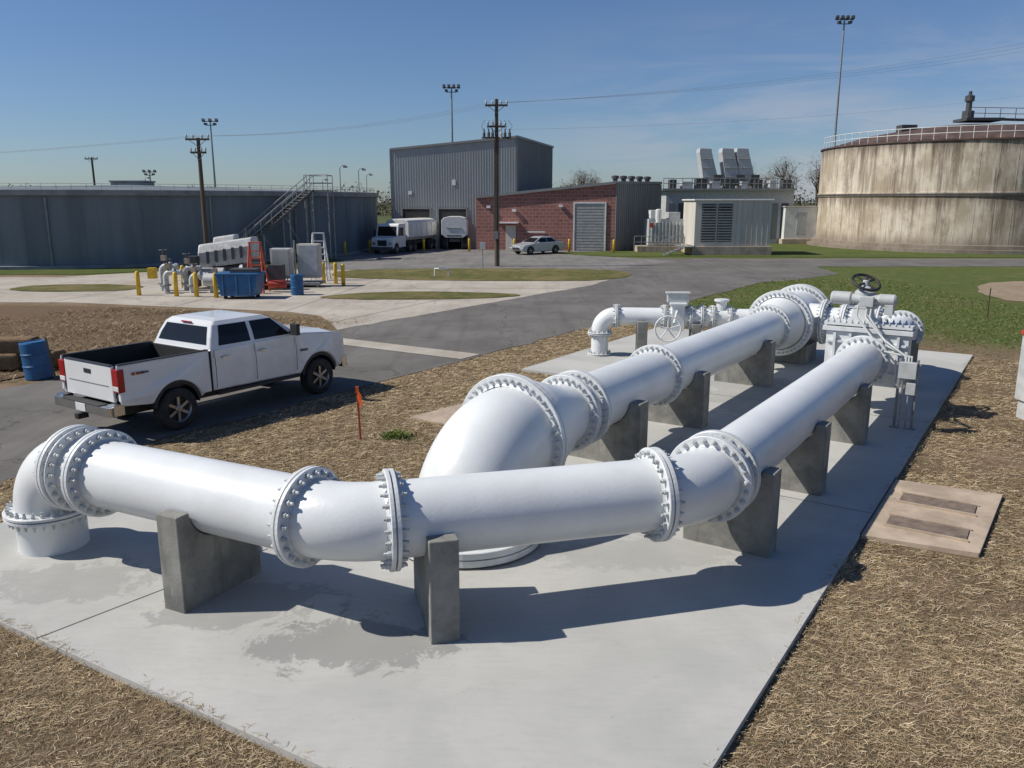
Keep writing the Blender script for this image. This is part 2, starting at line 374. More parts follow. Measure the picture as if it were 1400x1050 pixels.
# ------------------------------------------------------------ pipelines
zc=1.1; r1=.39; F1=.51
E0=V(-5.74,9.60,zc); B1=V(-1.64,7.563,zc); B2=V(2.0,8.53,zc)
D1=(B1-E0).normalized(); D2=(B2-B1).normalized()
pl=empty('white_water_pipeline')
b=MB()
pts=[V(E0.x,E0.y,-.05),V(E0.x,E0.y,.4)]+elbow(E0,Z,D1,.62)
pts+=elbow(B1,D1,D2,.42); pts+=elbow(B2,D2,A,.42)
pts+=[P(17.25,-3.05,zc)]
b.tube(pts,r1,M_pipe,64)
e2=P(22.4,-3.05,zc)
b.tube([P(18.35,-3.05,zc)]+elbow(e2,A,-R,.6)+[P(22.4,-5.3,zc)],r1,M_pipe,48)
b.obj('pipe',pl)
b=MB()
b.lathe(V(E0.x,E0.y,0),Z,[(0,.395),(.40,.395),(.43,.43)],M_pipe,48,False,True)
b.flange(V(E0.x,E0.y,.47),Z,F1,r1,28,.045)
b.flange(E0+D1*.62,D1,F1,r1,24)
b.flange(E0+D1*.74,D1,F1-.01,r1,24,.03,False)
b.flange(E0+D1*1.08,D1,F1,r1,24)
b.flange(B1-D1*.45,D1,F1,r1,24,.05)
b.flange(B1+D2*.45,D2,F1,r1,24,.05)
b.flange(B2-D2*.47,D2,F1,r1,24,.055)
b.flange(B2+A*.46,A,F1,r1,24,.05)
b.flange(B2+A*.70,A,F1,r1,24,.05)
b.flange(P(17.15,-3.05,zc),A,F1,r1,24,.06)
b.flange(P(18.45,-3.05,zc),A,F1,r1,24,.06)
b.flange(P(21.75,-3.05,zc),A,F1,r1,24)
b.flange(P(22.4,-3.7,zc),R,F1,r1,24)
b.flange(P(22.4,-4.5,zc),R,F1,r1,24)
b.obj('flanges',pl)
qD=-5.92; rD=.46; FD=.59; rB=.69; FB=.85
pl2=empty('white_water_pipeline')
b=MB()
c0=P(7.83,qD+.03,zc)
b.tube([V(c0.x,c0.y,-.05),V(c0.x,c0.y,.12)]+elbow(c0,Z,A,.93,18)+[P(9.0,qD,zc)],rB,M_pipe,72)
b.tube([P(9.0,qD,zc),P(9.25,qD,zc),P(9.4,qD,zc),P(10.05,qD,zc),P(10.2,qD,zc),P(10.3,qD,zc)],[rB,rB,rB*.98,rD*1.04,rD,rD],M_pipe,56)
b.tube([P(10.3,qD,zc),P(20.6,qD,zc)],rD,M_pipe,56)
b.tube([P(20.6,qD,zc),P(20.8,qD,zc),P(21.35,qD,zc),P(21.5,qD,zc),P(23.5,qD,zc)],[rD,rD,rB*.96,rB,rB],M_pipe,64)
b.tube([P(22.4,qD,zc),P(22.4,qD+.95,zc)],rD,M_pipe,48)
b.obj('pipe',pl2)
b=MB()
b.flange(V(c0.x,c0.y,.12),Z,FB+.1,rB,44,.09)
b.flange(P(8.9,qD,zc),A,FB,rB,44,.07)
b.flange(P(10.35,qD,zc),A,FD,rD,32,.05)
b.flange(P(10.7,qD,zc),A,FD,rD,32,.055)
b.flange(P(13.6,qD,zc),A,FD-.02,rD,32,.055)
b.flange(P(20.45,qD,zc),A,FD,rD,32,.055)
b.flange(P(21.5,qD,zc),A,FB,rB,44,.07)
b.flange(P(23.3,qD,zc),A,FB,rB,44,.07)
b.lathe(P(23.5,qD,zc),A,[(0,FB),(.06,FB),(.12,FB*.6)],M_pipe2,56)
b.flange(P(22.4,-5.0,zc),R,FD,rD,32,.05)
b.obj('flanges',pl2)
pl3=empty('white_water_pipeline')
sA=V(2.45,22.6,zc); sB=V(7.1,22.1,zc); dS=(sB-sA).normalized(); rs=.24
b=MB(); b.tube([V(sA.x,sA.y,-.05),V(sA.x,sA.y,.5)]+elbow(sA,Z,dS,.42)+[sB],rs,M_pipe,36); b.obj('pipe',pl3)
b=MB()
b.flange(V(sA.x,sA.y,.62),Z,.34,rs,16,.035); b.flange(V(sA.x,sA.y,.03),Z,.33,rs,16,.03)
for d in (.45,1.75,2.45,2.75,3.05,3.5): b.flange(sA+dS*d,dS,.33,rs,16,.035)
b.obj('flanges',pl3)
sv=empty('white_gate_valve')
b=MB(); w=Z.cross(dS); c=sA+dS*2.1
b.box(c,(.34,.62,.7),M_pipe2,(dS,w,Z)); b.box(c+Z*.38,(.46,.72,.06),M_pipe2,(dS,w,Z)); b.box(c+Z*.52,(.58,.3,.24),M_gpaint,(dS,w,Z))
b.box(c+Z*.66,(.66,.36,.04),M_gpaint,(dS,w,Z))
b.tube([c+Z*.3-w*.2,c-w*.75-dS*.15-Z*.12],.035,M_pipe2,10)
b.lathe(sA+dS*3.28,Z,[(0,.14),(.42,.14),(.44,.2),(.5,.2)],M_pipe2,16)
b.obj('valve_body',sv,.01)
b=MB(); hc=c-w*.78-dS*.3-Z*.22
def ring(b,c,n,r,t,m,seg=32,sp=5,off=0):
    n=Vector(n).normalized(); h=Z if abs(n.z)<.9 else X
    u=(h-n*h.dot(n)).normalized(); v=n.cross(u)
    p=[c+(u*math.cos(2*math.pi*k/seg)+v*math.sin(2*math.pi*k/seg))*r for k in range(seg+1)]
    b.tube(p,t,m,8,False)
    for k in range(sp):
        a=2*math.pi*k/sp+off; b.tube([c,c+(u*math.cos(a)+v*math.sin(a))*r],t*.8,m,6)
    b.lathe(c-n*.04,n,[(0,.05),(.08,.05)],m,12)
ring(b,hc,w,.34,.022,M_pipe2); b.obj('handwheel',sv)
gv=empty('white_gate_valve')
c=P(17.75,-3.08,zc)
b=MB()
b.ext([(-.66,-.55),(.66,-.55),(.78,-.35),(.78,.5),(-.78,.5),(-.78,-.35)],c,R,Z,A,-.2,.2,M_pipe2)
b.box(c+Z*.56,(1.70,.52,.09),M_pipe2,(R,A,Z)); b.box(c+Z*.665,(1.66,.46,.07),M_pipe2,(R,A,Z))
for k in (-.6,-.3,.3,.6):
    b.box(c+R*k+Z*.0,(.05,.56,.95),M_pipe2,(R,A,Z))
for z_ in (-.3,.3): b.box(c+Z*z_,(1.5,.5,.05),M_pipe2,(R,A,Z))
for k in range(14):
    for sg in (-1,1): b.lathe(c+R*(-.76+k*.117)+A*sg*.225+Z*.70,Z,[(0,.022),(.03,.022),(.032,.014),(.06,.013)],M_bolt,6)
cc=c-R*.14
b.box(cc+Z*1.02,(.5,.34,.06),M_pipe2,(R,A,Z))
b.lathe(cc+Z*.7,Z,[(0,.1),(.32,.08)],M_gpaint,16)
b.ext([(-.34,.7),(.34,.7),(.2,.80),(.17,.99),(-.17,.99),(-.2,.80)],cc,R,Z,A,-.16,.16,M_pipe2)
b.obj('valve_body',gv,.012)
b=MB()
b.lathe(cc+Z*1.05,Z,[(0,.19),(.05,.2),(.26,.2),(.3,.15),(.36,.12),(.38,.07),(.5,.06)],M_gpaint,24)
b.lathe(cc+Z*1.18-R*.62-A*.12,R,[(0,.10),(.03,.13),(.38,.13),(.41,.1),(.56,.1),(.9,.1),(.92,.12),(1.2,.12),(1.24,.09)],M_gpaint,24)
b.box(cc+Z*1.17+A*.17,(.3,.25,.22),M_gpaint,(R,A,Z)); b.box(cc+Z*1.15-A*.3+R*.1,(.26,.12,.2),M_gpaint,(R,A,Z))
b.box(cc+Z*1.0+R*.5-A*.12,(.16,.2,.2),M_gpaint,(R,A,Z))
b.obj('actuator',gv,.008)
b=MB(); n=V(.1,-.5,.87).normalized()
ring(b,cc+Z*1.5,n,.27,.03,M_black,32,4,.4); b.tube([cc+Z*1.3,cc+Z*1.62],.035,M_dsteel,10); b.obj('handwheel',gv)
b=MB()
for k,(o1,o2) in enumerate(((.12,.55),(.2,.75),(-.05,.4))):
    q0=cc+Z*1.05+R*o1-A*.3; q3=P(16.7,-2.2,1.25)+R*(.05*k)
    b.tube([q0,q0-Z*.2-A*.1,(q0+q3)*.5-Z*(.15+.1*k),q3+Z*.1,q3-Z*.2],.022,M_gpaint,8)
b.obj('conduits',gv)
cp=empty('control_post')
b=MB()
for q_ in (-2.28,-1.98):
    b.box(P(16.6,q_,.66),(.05,.05,1.32),M_steel,(R,A,Z)); b.box(P(16.6,q_,.012),(.14,.14,.02),M_steel,(R,A,Z))
b.box(P(16.6,-2.13,1.22),(.42,.04,.05),M_steel,(R,A,Z)); b.box(P(16.6,-2.13,.8),(.42,.04,.05),M_steel,(R,A,Z))
b.box(P(16.55,-2.13,1.12),(.30,.14,.30),M_gpaint,(R,A,Z)); b.box(P(16.55,-2.05,.78),(.16,.12,.22),M_gpaint,(R,A,Z))
b.tube([P(16.52,-2.2,.95),P(16.52,-2.2,.0)],.018,M_steel,8); b.tube([P(16.52,-2.08,.7),P(16.52,-2.08,.0)],.018,M_steel,8)
b.obj('frame',cp,.004)
def pier(c,axis,hw,rp,th=.3,top=1.06):
    axis=Vector(axis).normalized(); w=Vector(axis).cross(Z); 
    rr=rp+.012; dz=top-zc; a0=math.degrees(math.asin(dz/rr)); 
    poly=[(-hw,-.02),(hw,-.02),(hw,top)]+[(rr*math.cos(math.radians(a)),zc+rr*math.sin(math.radians(a))) for a in np.linspace(a0,-180-a0,18)]+[(-hw,top)]
    b=MB(); b.ext(poly,V(c[0],c[1],0),w,Z,axis,-th/2,th/2,M_pier)
    return b.obj('concrete_pipe_support',bevel=.012,seg=2)
pier((-.79,7.79),D2,.57,r1,.29)
pier((-3.29,8.377),D1,.56,r1,.30)
for s_ in (9.5,12.05,15.1,20.6): pier(P(s_,-3.05),A,.55,r1,.3)
for s_ in (11.75,14.55,18.8): pier(P(s_,qD),A,.66,rD,.32)
pier(sA+dS*1.15,dS,.38,rs,.28,1.0); pier(sA+dS*2.6,dS,.36,rs,.25,.95)
b=MB(); b.box(P(22.4,qD,.25),(1.3,1.1,.5),M_pier,(R,A,Z)); b.obj('concrete_pipe_support',bevel=.012)

# ------------------------------------------------------------ pickup truck
def wheel(b,c,ax,R_,wd,spokes=6):
    ax=Vector(ax)
    b.lathe(c-ax*wd/2,ax,[(0,R_*.62),(.0,R_*.9),(.03,R_*.985),(.05,R_),(wd-.05,R_),(wd-.03,R_*.985),(wd,R_*.9),(wd,R_*.62)],M_rub,40,False,True)
    b.lathe(c-ax*wd/2,ax,[(0,R_*.63),(.02,R_*.58),(.10,R_*.55)],M_rim,32,False,True)
    b.lathe(c-ax*wd/2,ax,[(.09,R_*.56),(.11,R_*.56)],M_dark,24)
    b.lathe(c+ax*wd/2,-ax,[(0,R_*.63),(.02,R_*.58),(.10,R_*.55)],M_rim,32,False,True)
    b.lathe(c+ax*wd/2,-ax,[(.09,R_*.56),(.11,R_*.56)],M_dark,24)
    for sg in (-1,1):
        o=c+ax*sg*(wd/2-.045)
        b.lathe(o,ax*sg,[(-.03,.075),(.02,.07),(.03,.05)],M_rim,16)
        h=Z; v=ax.cross(h)
        for k in range(spokes):
            a=2*math.pi*k/spokes; d=h*math.cos(a)+v*math.sin(a); e=ax.cross(d)
            b.box(o+d*R_*.31,(R_*.56,.055,.03),M_rim,(d,e,ax))
ra=V(-7.12,15.62,0); yaw=math.atan2(A.y,A.x)
tr=empty('pickup_truck',(ra.x,ra.y,GZ+.012),yaw)
RE=-1.12
b=MB()
cab=[(.79,.60),(2.98,.56)]+arc(3.6,.43,.53,168,12,14)+[(4.2,.52),(4.34,.55),(4.43,.75),(4.43,1.1),(4.34,1.27),(4.05,1.36),(3.2,1.45),(3.02,1.46),(.79,1.42)]
def shaped(b,poly,hw,m):
    n=len(poly); vs=[]
    for y_ in (-hw,-hw*.5,hw*.5,hw):
        for x_,z_ in poly:
            yy=y_; zz=z_
            if abs(y_)==hw:
                yy=math.copysign(hw-(.055*max(0,(z_-1.0)/.42)**2)-(.05*max(0,(.85-z_)/.3)**2),y_)
            elif z_>1.25 and x_>2.9: zz+=.045
            taper=max(0,(x_-3.7)/.75); yy*=1-.07*taper*taper
            vs.append(V(x_,yy,zz))
    fs=[tuple(range(n)),tuple(range(4*n-1,3*n-1,-1))]
    for s_ in range(3):
        fs+=[(s_*n+i,s_*n+(i+1)%n,(s_+1)*n+(i+1)%n,(s_+1)*n+i) for i in range(n)]
    b.add(vs,fs,m)
shaped(b,cab,.99,M_truck); b.obj('cab_and_hood',tr,.04,3)
b=MB()
side=[(RE-.02,.78),(RE+.04,.68),(-.6,.62)]+arc(0,.43,.53,160,12,14)+[(.62,.60),(.765,.60),(.765,1.42),(RE-.02,1.42)]
for sg in (-1,1):
    n=len(side); vs=[V(x_,sg*.89,z_) for x_,z_ in side]+[V(x_,sg*(.99-.055*max(0,(z_-1.0)/.42)**2-.05*max(0,(.85-z_)/.3)**2),z_) for x_,z_ in side]
    b.add(vs,[tuple(range(n)),tuple(range(2*n-1,n-1,-1))]+[(i,(i+1)%n,n+(i+1)%n,n+i) for i in range(n)],M_truck)
b.box((RE,0,1.06),(.07,1.56,.66),M_truck); b.obj('bed',tr,.022,2)
b=MB()
bl=.745-RE
b.box(((.745+RE)/2,0,.84),(bl,1.76,.06),M_black); b.box((.745,0,1.12),(.05,1.76,.56),M_black); b.box((RE+.055,0,1.1),(.04,1.5,.56),M_black)
for sg in (-1,1):
    b.box(((.745+RE)/2,sg*.875,1.13),(bl,.03,.56),M_black); b.box(((.745+RE)/2,sg*.905,1.427),(bl,.09,.02),M_black)
    b.box((0,sg*.72,.98),(1.1,.3,.26),M_black)
b.box((RE,0,1.398),(.09,1.5,.02),M_black)
b.box((RE-.041,0,1.24),(.012,.22,.08),M_black)
b.box((RE-.038,0,1.02),(.008,1.3,.02),M_metaldark); b.obj('bedliner',tr,.008)
b=MB()
lv=[(1.40,.80,3.12,.925),(1.64,.89,2.80,.85),(1.86,1.0,2.46,.755),(1.93,1.1,2.32,.68),(1.965,1.3,2.1,.5)]
vs=[];fs=[]
for z_,x0,x1,y_ in lv: vs+=[V(x0,-y_,z_),V(x1,-y_,z_),V(x1,y_,z_),V(x0,y_,z_)]
for i in range(len(lv)-1):
    for k in range(4): fs.append((i*4+k,i*4+(k+1)%4,(i+1)*4+(k+1)%4,(i+1)*4+k))
fs.append(tuple(range(len(vs)-4,len(vs)))); b.add(vs,fs,M_truck); b.obj('roof',tr,.04,3)
b=MB()
def ysec(z):
    zs=[l[0] for l in lv]; return float(np.interp(z,zs,[l[3] for l in lv]))
def xf(z): return float(np.interp(z,[l[0] for l in lv],[l[2] for l in lv]))
def xr(z): return float(np.interp(z,[l[0] for l in lv],[l[1] for l in lv]))
def strip(fn,zs,m):
    for z0,z1 in zip(zs[:-1],zs[1:]):
        b.quad([fn(0,z0),fn(1,z0),fn(1,z1),fn(0,z1)],m)
for sg in (-1,1):
    for (xa0,xa1,xb0,xb1) in ((1.02,1.14,1.80,1.80),(1.90,1.90,2.84,2.44)):
        def f(t,z):
            k=(z-1.47)/.38; xa=xa0+(xa1-xa0)*k; xb=xb0+(xb1-xb0)*k
            return V(xa+(xb-xa)*t,sg*(ysec(z)+.007),z)
        strip(f,[1.47,1.64,1.85],M_glass)
strip(lambda t,z:V(xf(z)+.01,(t*2-1)*(ysec(z)-.08),z),[1.46,1.64,1.85],M_glass)
strip(lambda t,z:V(xr(z)-.01,(t*2-1)*(ysec(z)-.12),z),[1.50,1.64,1.83],M_glass)
b.obj('windows',tr)
b=MB()
b.box((.98,0,1.885),(.03,.34,.035),M_red)
for sg in (-1,1):
    b.box((RE+.02,sg*.875,1.14),(.13,.2,.42),M_red); b.box((RE+.012,sg*.873,1.0),(.122,.19,.1),M_wht)
b.obj('tail_lights',tr,.015)
b=MB()
b.box((RE-.13,0,.60),(.2,1.80,.17),M_chrome); b.box((RE-.14,0,.69),(.2,1.2,.02),M_black)
for sg in (-1,1): b.box((RE-.05,sg*.84,.62),(.2,.22,.2),M_chrome)
b.box((RE-.235,0,.6),(.012,.32,.15),M_wht); b.box((RE-.23,0,.44),(.2,.12,.1),M_black)
b.box((4.44,0,.62),(.16,1.8,.26),M_chrome); b.box((4.44,0,.98),(.04,1.1,.40),M_chrome)
for k in (-.27,.27): b.box((4.462,k,.98),(.02,.46,.30),M_black)
for sg in (-1,1): b.box((4.40,sg*.74,1.02),(.07,.3,.26),M_chrome)
b.obj('bumpers',tr,.02)
b=MB()
b.box((1.6,0,.52),(5.3,1.1,.24),M_black); b.tube([V(0,-.85,.42),V(0,.85,.42)],.07,M_black,10); b.tube([V(3.6,-.85,.42),V(3.6,.85,.42)],.07,M_black,10)
b.lathe(V(0,-.1,.42),X,[(-.14,.05),(-.1,.14),(.1,.14),(.14,.05)],M_black,14)
for sg in (-1,1):
    for x_ in (0,3.6):
        b.ext([(math.cos(math.radians(a))*r,.43+math.sin(math.radians(a))*r) for r,rg in ((.525,range(170,5,-11)),(.46,range(5,171,11))) for a in rg],V(x_,0,0),X,Z,Y,sg*.62,sg*.965,M_black)
    for x_ in (.865,1.85,2.93):
        for z0,z1 in ((.66,.85),(.85,1.1),(1.1,1.25),(1.25,1.40)):
            zm=(z0+z1)/2; yy=.99-.055*max(0,(zm-1.0)/.42)**2-.05*max(0,(.85-zm)/.3)**2
            b.box((x_,sg*(yy+.0),zm),(.010,.012,z1-z0),M_dark)
    b.box((.778,sg*.94,1.0),(.022,.05,.8),M_dark)
    b.box((1.9,sg*.985,.545),(2.1,.12,.05),M_black)
    b.box((2.82,sg*1.10,1.58),(.1,.2,.24),M_black); b.box((2.86,sg*.98,1.5),(.06,.2,.05),M_black)
    for x_ in (1.12,2.05): b.box((x_,sg*.975,1.24),(.18,.035,.035),M_chrome)
    for k in range(3): b.box((-.86+k*.09,sg*.972,1.235),(.06,.012,.05),M_redp)
    b.box((-.66,sg*.975,1.235),(.2,.012,.03),M_dsteel)
    b.box((3.15,sg*.99,1.08),(.2,.008,.05),M_dsteel)
b.obj('trim_and_chassis',tr,.003,1)
b=MB()
for x_ in (0,3.6):
    for sg in (-1,1): wheel(b,V(x_,sg*.845,.405),Y,.405,.28)
b.obj('wheels',tr)

# ------------------------------------------------------------ other vehicles
def sedan(loc,yaw_):
    e=empty('parked_car',loc,yaw_); b=MB()
    body=[(-.85,.3),(-.42,.24)]+arc(0,.32,.37,160,20,8)+[(.42,.22),(2.28,.22)]+arc(2.7,.32,.37,160,20,8)+[(3.1,.24),(3.5,.3),(3.58,.55),(3.35,.74),(2.2,.92),(-.3,.98),(-.9,.95),(-1.0,.6)]
    b.ext(body,V(0,0,0),X,Z,Y,-.88,.88,M_silver); b.obj('body',e,.06,3)
    b=MB(); lv=[(.90,-.55,2.4,.82),(1.34,.15,1.5,.6),(1.42,.4,1.25,.5)]; vs=[];fs=[]
    for z_,x0,x1,y_ in lv: vs+=[V(x0,-y_,z_),V(x1,-y_,z_),V(x1,y_,z_),V(x0,y_,z_)]
    for i in range(2):
        for k in range(4): fs.append((i*4+k,i*4+(k+1)%4,(i+1)*4+(k+1)%4,(i+1)*4+k))
    fs.append((8,9,10,11)); b.add(vs,fs,M_silver); b.obj('roof',e,.04,2)
    b=MB()
    for sg in (-1,1):
        f=lambda x,z:V(x,sg*(.825-(z-.9)/.44*.22),z)
        b.quad([f(-.1,.98),f(.85,.98),f(.85,1.3),f(.3,1.3)],M_glass); b.quad([f(.92,.98),f(2.0,.98),f(1.5,1.3),f(.92,1.3)],M_glass)
    g=lambda y,z:V(2.41-(z-.9)/.44*.9,y,z); b.quad([g(-.7,.97),g(.7,.97),g(.56,1.3),g(-.56,1.3)],M_glass)
    g=lambda y,z:V(-.56+(z-.9)/.44*.7,y,z); b.quad([g(-.7,.97),g(.7,.97),g(.56,1.3),g(-.56,1.3)],M_glass)
    b.box((3.53,0,.5),(.1,.9,.16),M_black)
    for sg in (-1,1): b.box((3.42,sg*.66,.62),(.18,.3,.12),M_chrome); b.box((-.96,sg*.66,.78),(.1,.3,.14),M_red); b.box((1.95,sg*.95,.98),(.1,.16,.1),M_silver)
    b.obj('glass_and_lights',e)
    b=MB()
    for x_ in (0,2.7):
        for sg in (-1,1): wheel(b,V(x_,sg*.78,.32),Y,.32,.2,5)
    b.obj('wheels',e)
sedan((3.1,69.6,GZ+.02),math.atan2(-.62,-.78))
def yard_truck(loc,yaw_,trailer_only=False,sc=1,tl=8.5):
    e=empty('hopper_trailer' if trailer_only else 'tractor_trailer',loc,yaw_); e.scale=(sc,sc,sc)
    b=MB()
    if not trailer_only:
        cabp=[(0,.55),(1.5,.55)]+arc(1.95,.5,.52,165,15,8)+[(2.55,.5),(2.75,.55),(2.75,1.25),(2.65,1.45),(1.75,1.55),(1.5,2.55),(1.35,2.7),(0,2.7)]
        b.ext(cabp,V(0,0,0),X,Z,Y,-1.1,1.1,M_wht); b.obj('cab',e,.06,2)
        b=MB()
        b.quad([V(1.765,-.95,1.6),V(1.765,.95,1.6),V(1.55,.9,2.45),V(1.55,-.9,2.45)],M_glass)
        for sg in (-1,1):
            b.quad([V(.5,sg*1.108,1.6),V(1.55,sg*1.108,1.6),V(1.38,sg*1.108,2.35),V(.5,sg*1.108,2.35)],M_glass)
            b.box((1.6,sg*1.3,1.9),(.1,.16,.5),M_black)
            b.box((2.77,sg*.8,.95),(.05,.3,.22),M_chrome)
        b.box((2.77,0,1.0),(.04,.9,.5),M_black); b.box((2.85,0,.5),(.2,2.2,.3),M_dsteel)
        b.obj('glass_and_grille',e)
    b=MB(); x0=-.5
    prof=[(-1.2,1.3),(-.8,1.0),(.8,1.0),(1.2,1.3),(1.2,2.6),(1.0,2.85),(.5,2.98),(-.5,2.98),(-1.0,2.85),(-1.2,2.6)]
    b.ext(prof,V(x0,0,.1),Y,Z,-X,0,tl,M_wht); b.obj('trailer_body',e,.04,2)
    b=MB(); b.box((x0-tl/2,0,.85),(tl-.3,1.0,.25),M_dsteel)
    for k in range(int(tl/1.2)): 
        for sg in (-1,1): b.box((x0-.6-k*1.2,sg*1.22,2.0),(.08,.06,1.3),M_wht)
    ws=[-1.0,-2.1,-tl+1,-tl]+([] if trailer_only else [1.95])
    for x_ in ws:
        for sg in (-1,1): wheel(b,V(x_,sg*.95,.48),Y,.48,.3,8)
    if trailer_only:
        for sg in (-1,1): b.box((x0-.3,sg*.7,.5),(.12,.12,1.0),M_dsteel)
        b.box((x0+.03,0,2.0),(.05,1.4,.08),M_steel); b.box((x0+.03,0,1.3),(.05,1.4,.1),M_dsteel)
    b.obj('chassis_and_wheels',e)
yard_truck((-9.9,70.4,GZ+.02),math.atan2(-.95,-.30),False,.9,7)
yard_truck((-5.2,74.0,GZ+.02),math.atan2(-1,-.05),True,.95,6.5)

# ------------------------------------------------------------ buildings
def ribs(b,p0,p1,z0,zt0,zt1,step,m,skip=(),w_=.09,pr=.05):
    p0=Vector(p0);p1=Vector(p1); d=p1-p0; L=d.length; u=d/L; n=u.cross(Z)
    k=step*.5
    while k<L:
        z1=zt0+(zt1-zt0)*k/L; zb=z0
        for (a,c_,zz) in skip:
            if a-.08<k<c_+.08: zb=zz
        q=p0+u*k
        b.box(V(q.x,q.y,(zb+z1-.1)/2)+n*.02,(w_,pr,z1-.1-zb),m,(u,n,Z)); k+=step
gb=empty('grey_metal_building')
f0=(-11.0,77.0);f1=(.4,75.2);f2=(4.4,92);f3=(-8,94)
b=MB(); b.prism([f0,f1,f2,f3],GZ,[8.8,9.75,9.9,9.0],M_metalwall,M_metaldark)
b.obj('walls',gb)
b=MB(); d0=V(*f0,0); d1=V(*f1,0); uu=(d1-d0).normalized(); nn=uu.cross(Z)
def onwall(o,u,n,a,c_,z0,z1,m,b,off=.03,th=.05):
    q=o+u*((a+c_)/2); b.box(V(q.x,q.y,(z0+z1)/2)+n*off,(c_-a,th,z1-z0),m,(u,n,Z))
ribs(b,d0,d1,GZ,8.8,9.75,.24,M_metalwall,((1.0,3.6,3.6),(4.4,7.1,3.6)),.08,.035)
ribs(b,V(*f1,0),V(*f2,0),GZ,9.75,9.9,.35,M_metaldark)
b.obj('siding_ribs',gb)
b=MB()
for a in (1.0,4.4):
    w_=2.55
    onwall(d0,uu,nn,a,a+w_,GZ+.02,3.5,M_dark,b)
    onwall(d0,uu,nn,a-.12,a,GZ,3.65,M_metaldark,b,.05,.12); onwall(d0,uu,nn,a+w_,a+w_+.12,GZ,3.65,M_metaldark,b,.05,.12)
    onwall(d0,uu,nn,a,a+w_,3.5,3.65,M_metaldark,b,.05,.12)
onwall(d0,uu,nn,5.7,6.0,5.6,6.1,M_wht,b,.08); onwall(d0,uu,nn,1.6,1.9,4.8,5.1,M_wht,b,.08)
b.obj('dock_doors',gb)
b=MB(); q0=d0+nn*.06; q1=d1+nn*.06
def beam(b,p,q,w_,h_,m):
    p=Vector(p);q=Vector(q);d=(q-p);u=d.normalized();n=u.cross(Z).normalized();w=n.cross(u); b.box((p+q)/2,(d.length,w_,h_),m,(u,n,w))
beam(b,V(q0.x,q0.y,8.78),V(q1.x,q1.y,9.73),.25,.18,M_metaldark); beam(b,V(*f1,9.76),V(*f2,9.9),.25,.2,M_metaldark)
beam(b,V(*f0,8.8),V(f0[0]+.01,f0[1],GZ),.18,.18,M_metaldark); beam(b,V(f1[0]+.0,f1[1]-.02,9.7),V(f1[0]+.01,f1[1]-.02,GZ),.16,.16,M_metaldark)
b.obj('trim',gb)
bb=empty('brick_pump_building')
g0=(-3.2,74.3);g1=(8.9,72.2);g2=(14.2,80.5);g3=(6,90);g4=(4.9,84)
o0=V(*g0,0);o1=V(*g1,0); ub=(o1-o0).normalized(); nb=ub.cross(Z)
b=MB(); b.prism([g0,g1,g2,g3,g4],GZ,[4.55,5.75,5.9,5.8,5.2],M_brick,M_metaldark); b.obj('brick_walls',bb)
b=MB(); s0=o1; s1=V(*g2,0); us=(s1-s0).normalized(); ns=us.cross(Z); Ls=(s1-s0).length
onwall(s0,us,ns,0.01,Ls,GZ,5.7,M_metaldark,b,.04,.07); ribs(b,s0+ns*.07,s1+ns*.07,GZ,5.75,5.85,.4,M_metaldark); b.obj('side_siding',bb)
b=MB()
onwall(o0,ub,nb,8.8,11.4,GZ,4.0,M_door,b,.03)
for k in range(16): onwall(o0,ub,nb,8.8,11.4,GZ+.1+k*.25,GZ+.13+k*.25,M_metaldark,b,.06,.02)
onwall(o0,ub,nb,8.68,8.8,GZ,4.12,M_wht,b,.05,.1); onwall(o0,ub,nb,11.4,11.52,GZ,4.12,M_wht,b,.05,.1); onwall(o0,ub,nb,8.8,11.4,4.0,4.12,M_wht,b,.05,.1)
onwall(o0,ub,nb,2.7,3.6,GZ,2.1,M_cream,b,.05); onwall(o0,ub,nb,1.9,3.9,2.3,2.4,M_wht,b,.4,.8)
onwall(o0,ub,nb,4.6,6.2,1.5,1.62,M_wht,b,.08)
for a,z_ in ((1.0,3.6),(3.3,3.3),(7.4,3.7)): onwall(o0,ub,nb,a,a+.35,z_,z_+.22,M_wht,b,.15,.2)
b.obj('doors_and_lights',bb)
b=MB(); 
beam(b,V(g0[0],g0[1],4.55)+nb*.08,V(g1[0],g1[1],5.75)+nb*.08,.3,.22,M_metaldark); beam(b,V(g1[0],g1[1],5.76),V(g2[0],g2[1],5.9),.3,.22,M_metaldark)
for k in range(5):
    q=V(9.3+k*.85,76+k*.8,5.8); b.lathe(q,Z,[(0,.22),(.35,.22),(.4,.34),(.62,.34),(.67,.1)],M_dsteel,12)
b.obj('roof_trim_and_vents',bb)
rv=empty('water_reservoir'); rc=V(-34.3,74.5,0); rr=22.0; rh=4.95
b=MB(); b.lathe(rc,Z,[(GZ,rr),(rh-.45,rr),(rh-.44,rr+.12),(rh-.05,rr+.12),(rh,rr-.2),(rh+.65,.5)],M_resv,128,False,False)
b.obj('wall_and_roof',rv)
b=MB(); b.lathe(rc,Z,[(rh-.38,rr+.13),(rh-.38,rr+.24),(rh-.04,rr+.24),(rh,rr-.3)],M_resr,128,False)
for a in (-1.95,-1.9,-1.35,-.9,-.6):
    d=V(math.cos(a),math.sin(a),0); q=rc+d*(rr+.08); b.tube([q,q+Z*(rh-.5)],.07,M_resr,8)
for k in range(40):
    a=2*math.pi*k/40; d=V(math.cos(a),math.sin(a),0)
    if d.y<.5: b.box(rc+d*(rr+.0)+Z*2.2,(.03,.06,4.3),M_resv,(d,Z.cross(d),Z))
b.lathe(rc,Z,[(GZ,rr+.4),(.15,rr+.4),(.16,rr)],M_resr,128,False)
b.obj('rim_and_joints',rv)
b=MB()
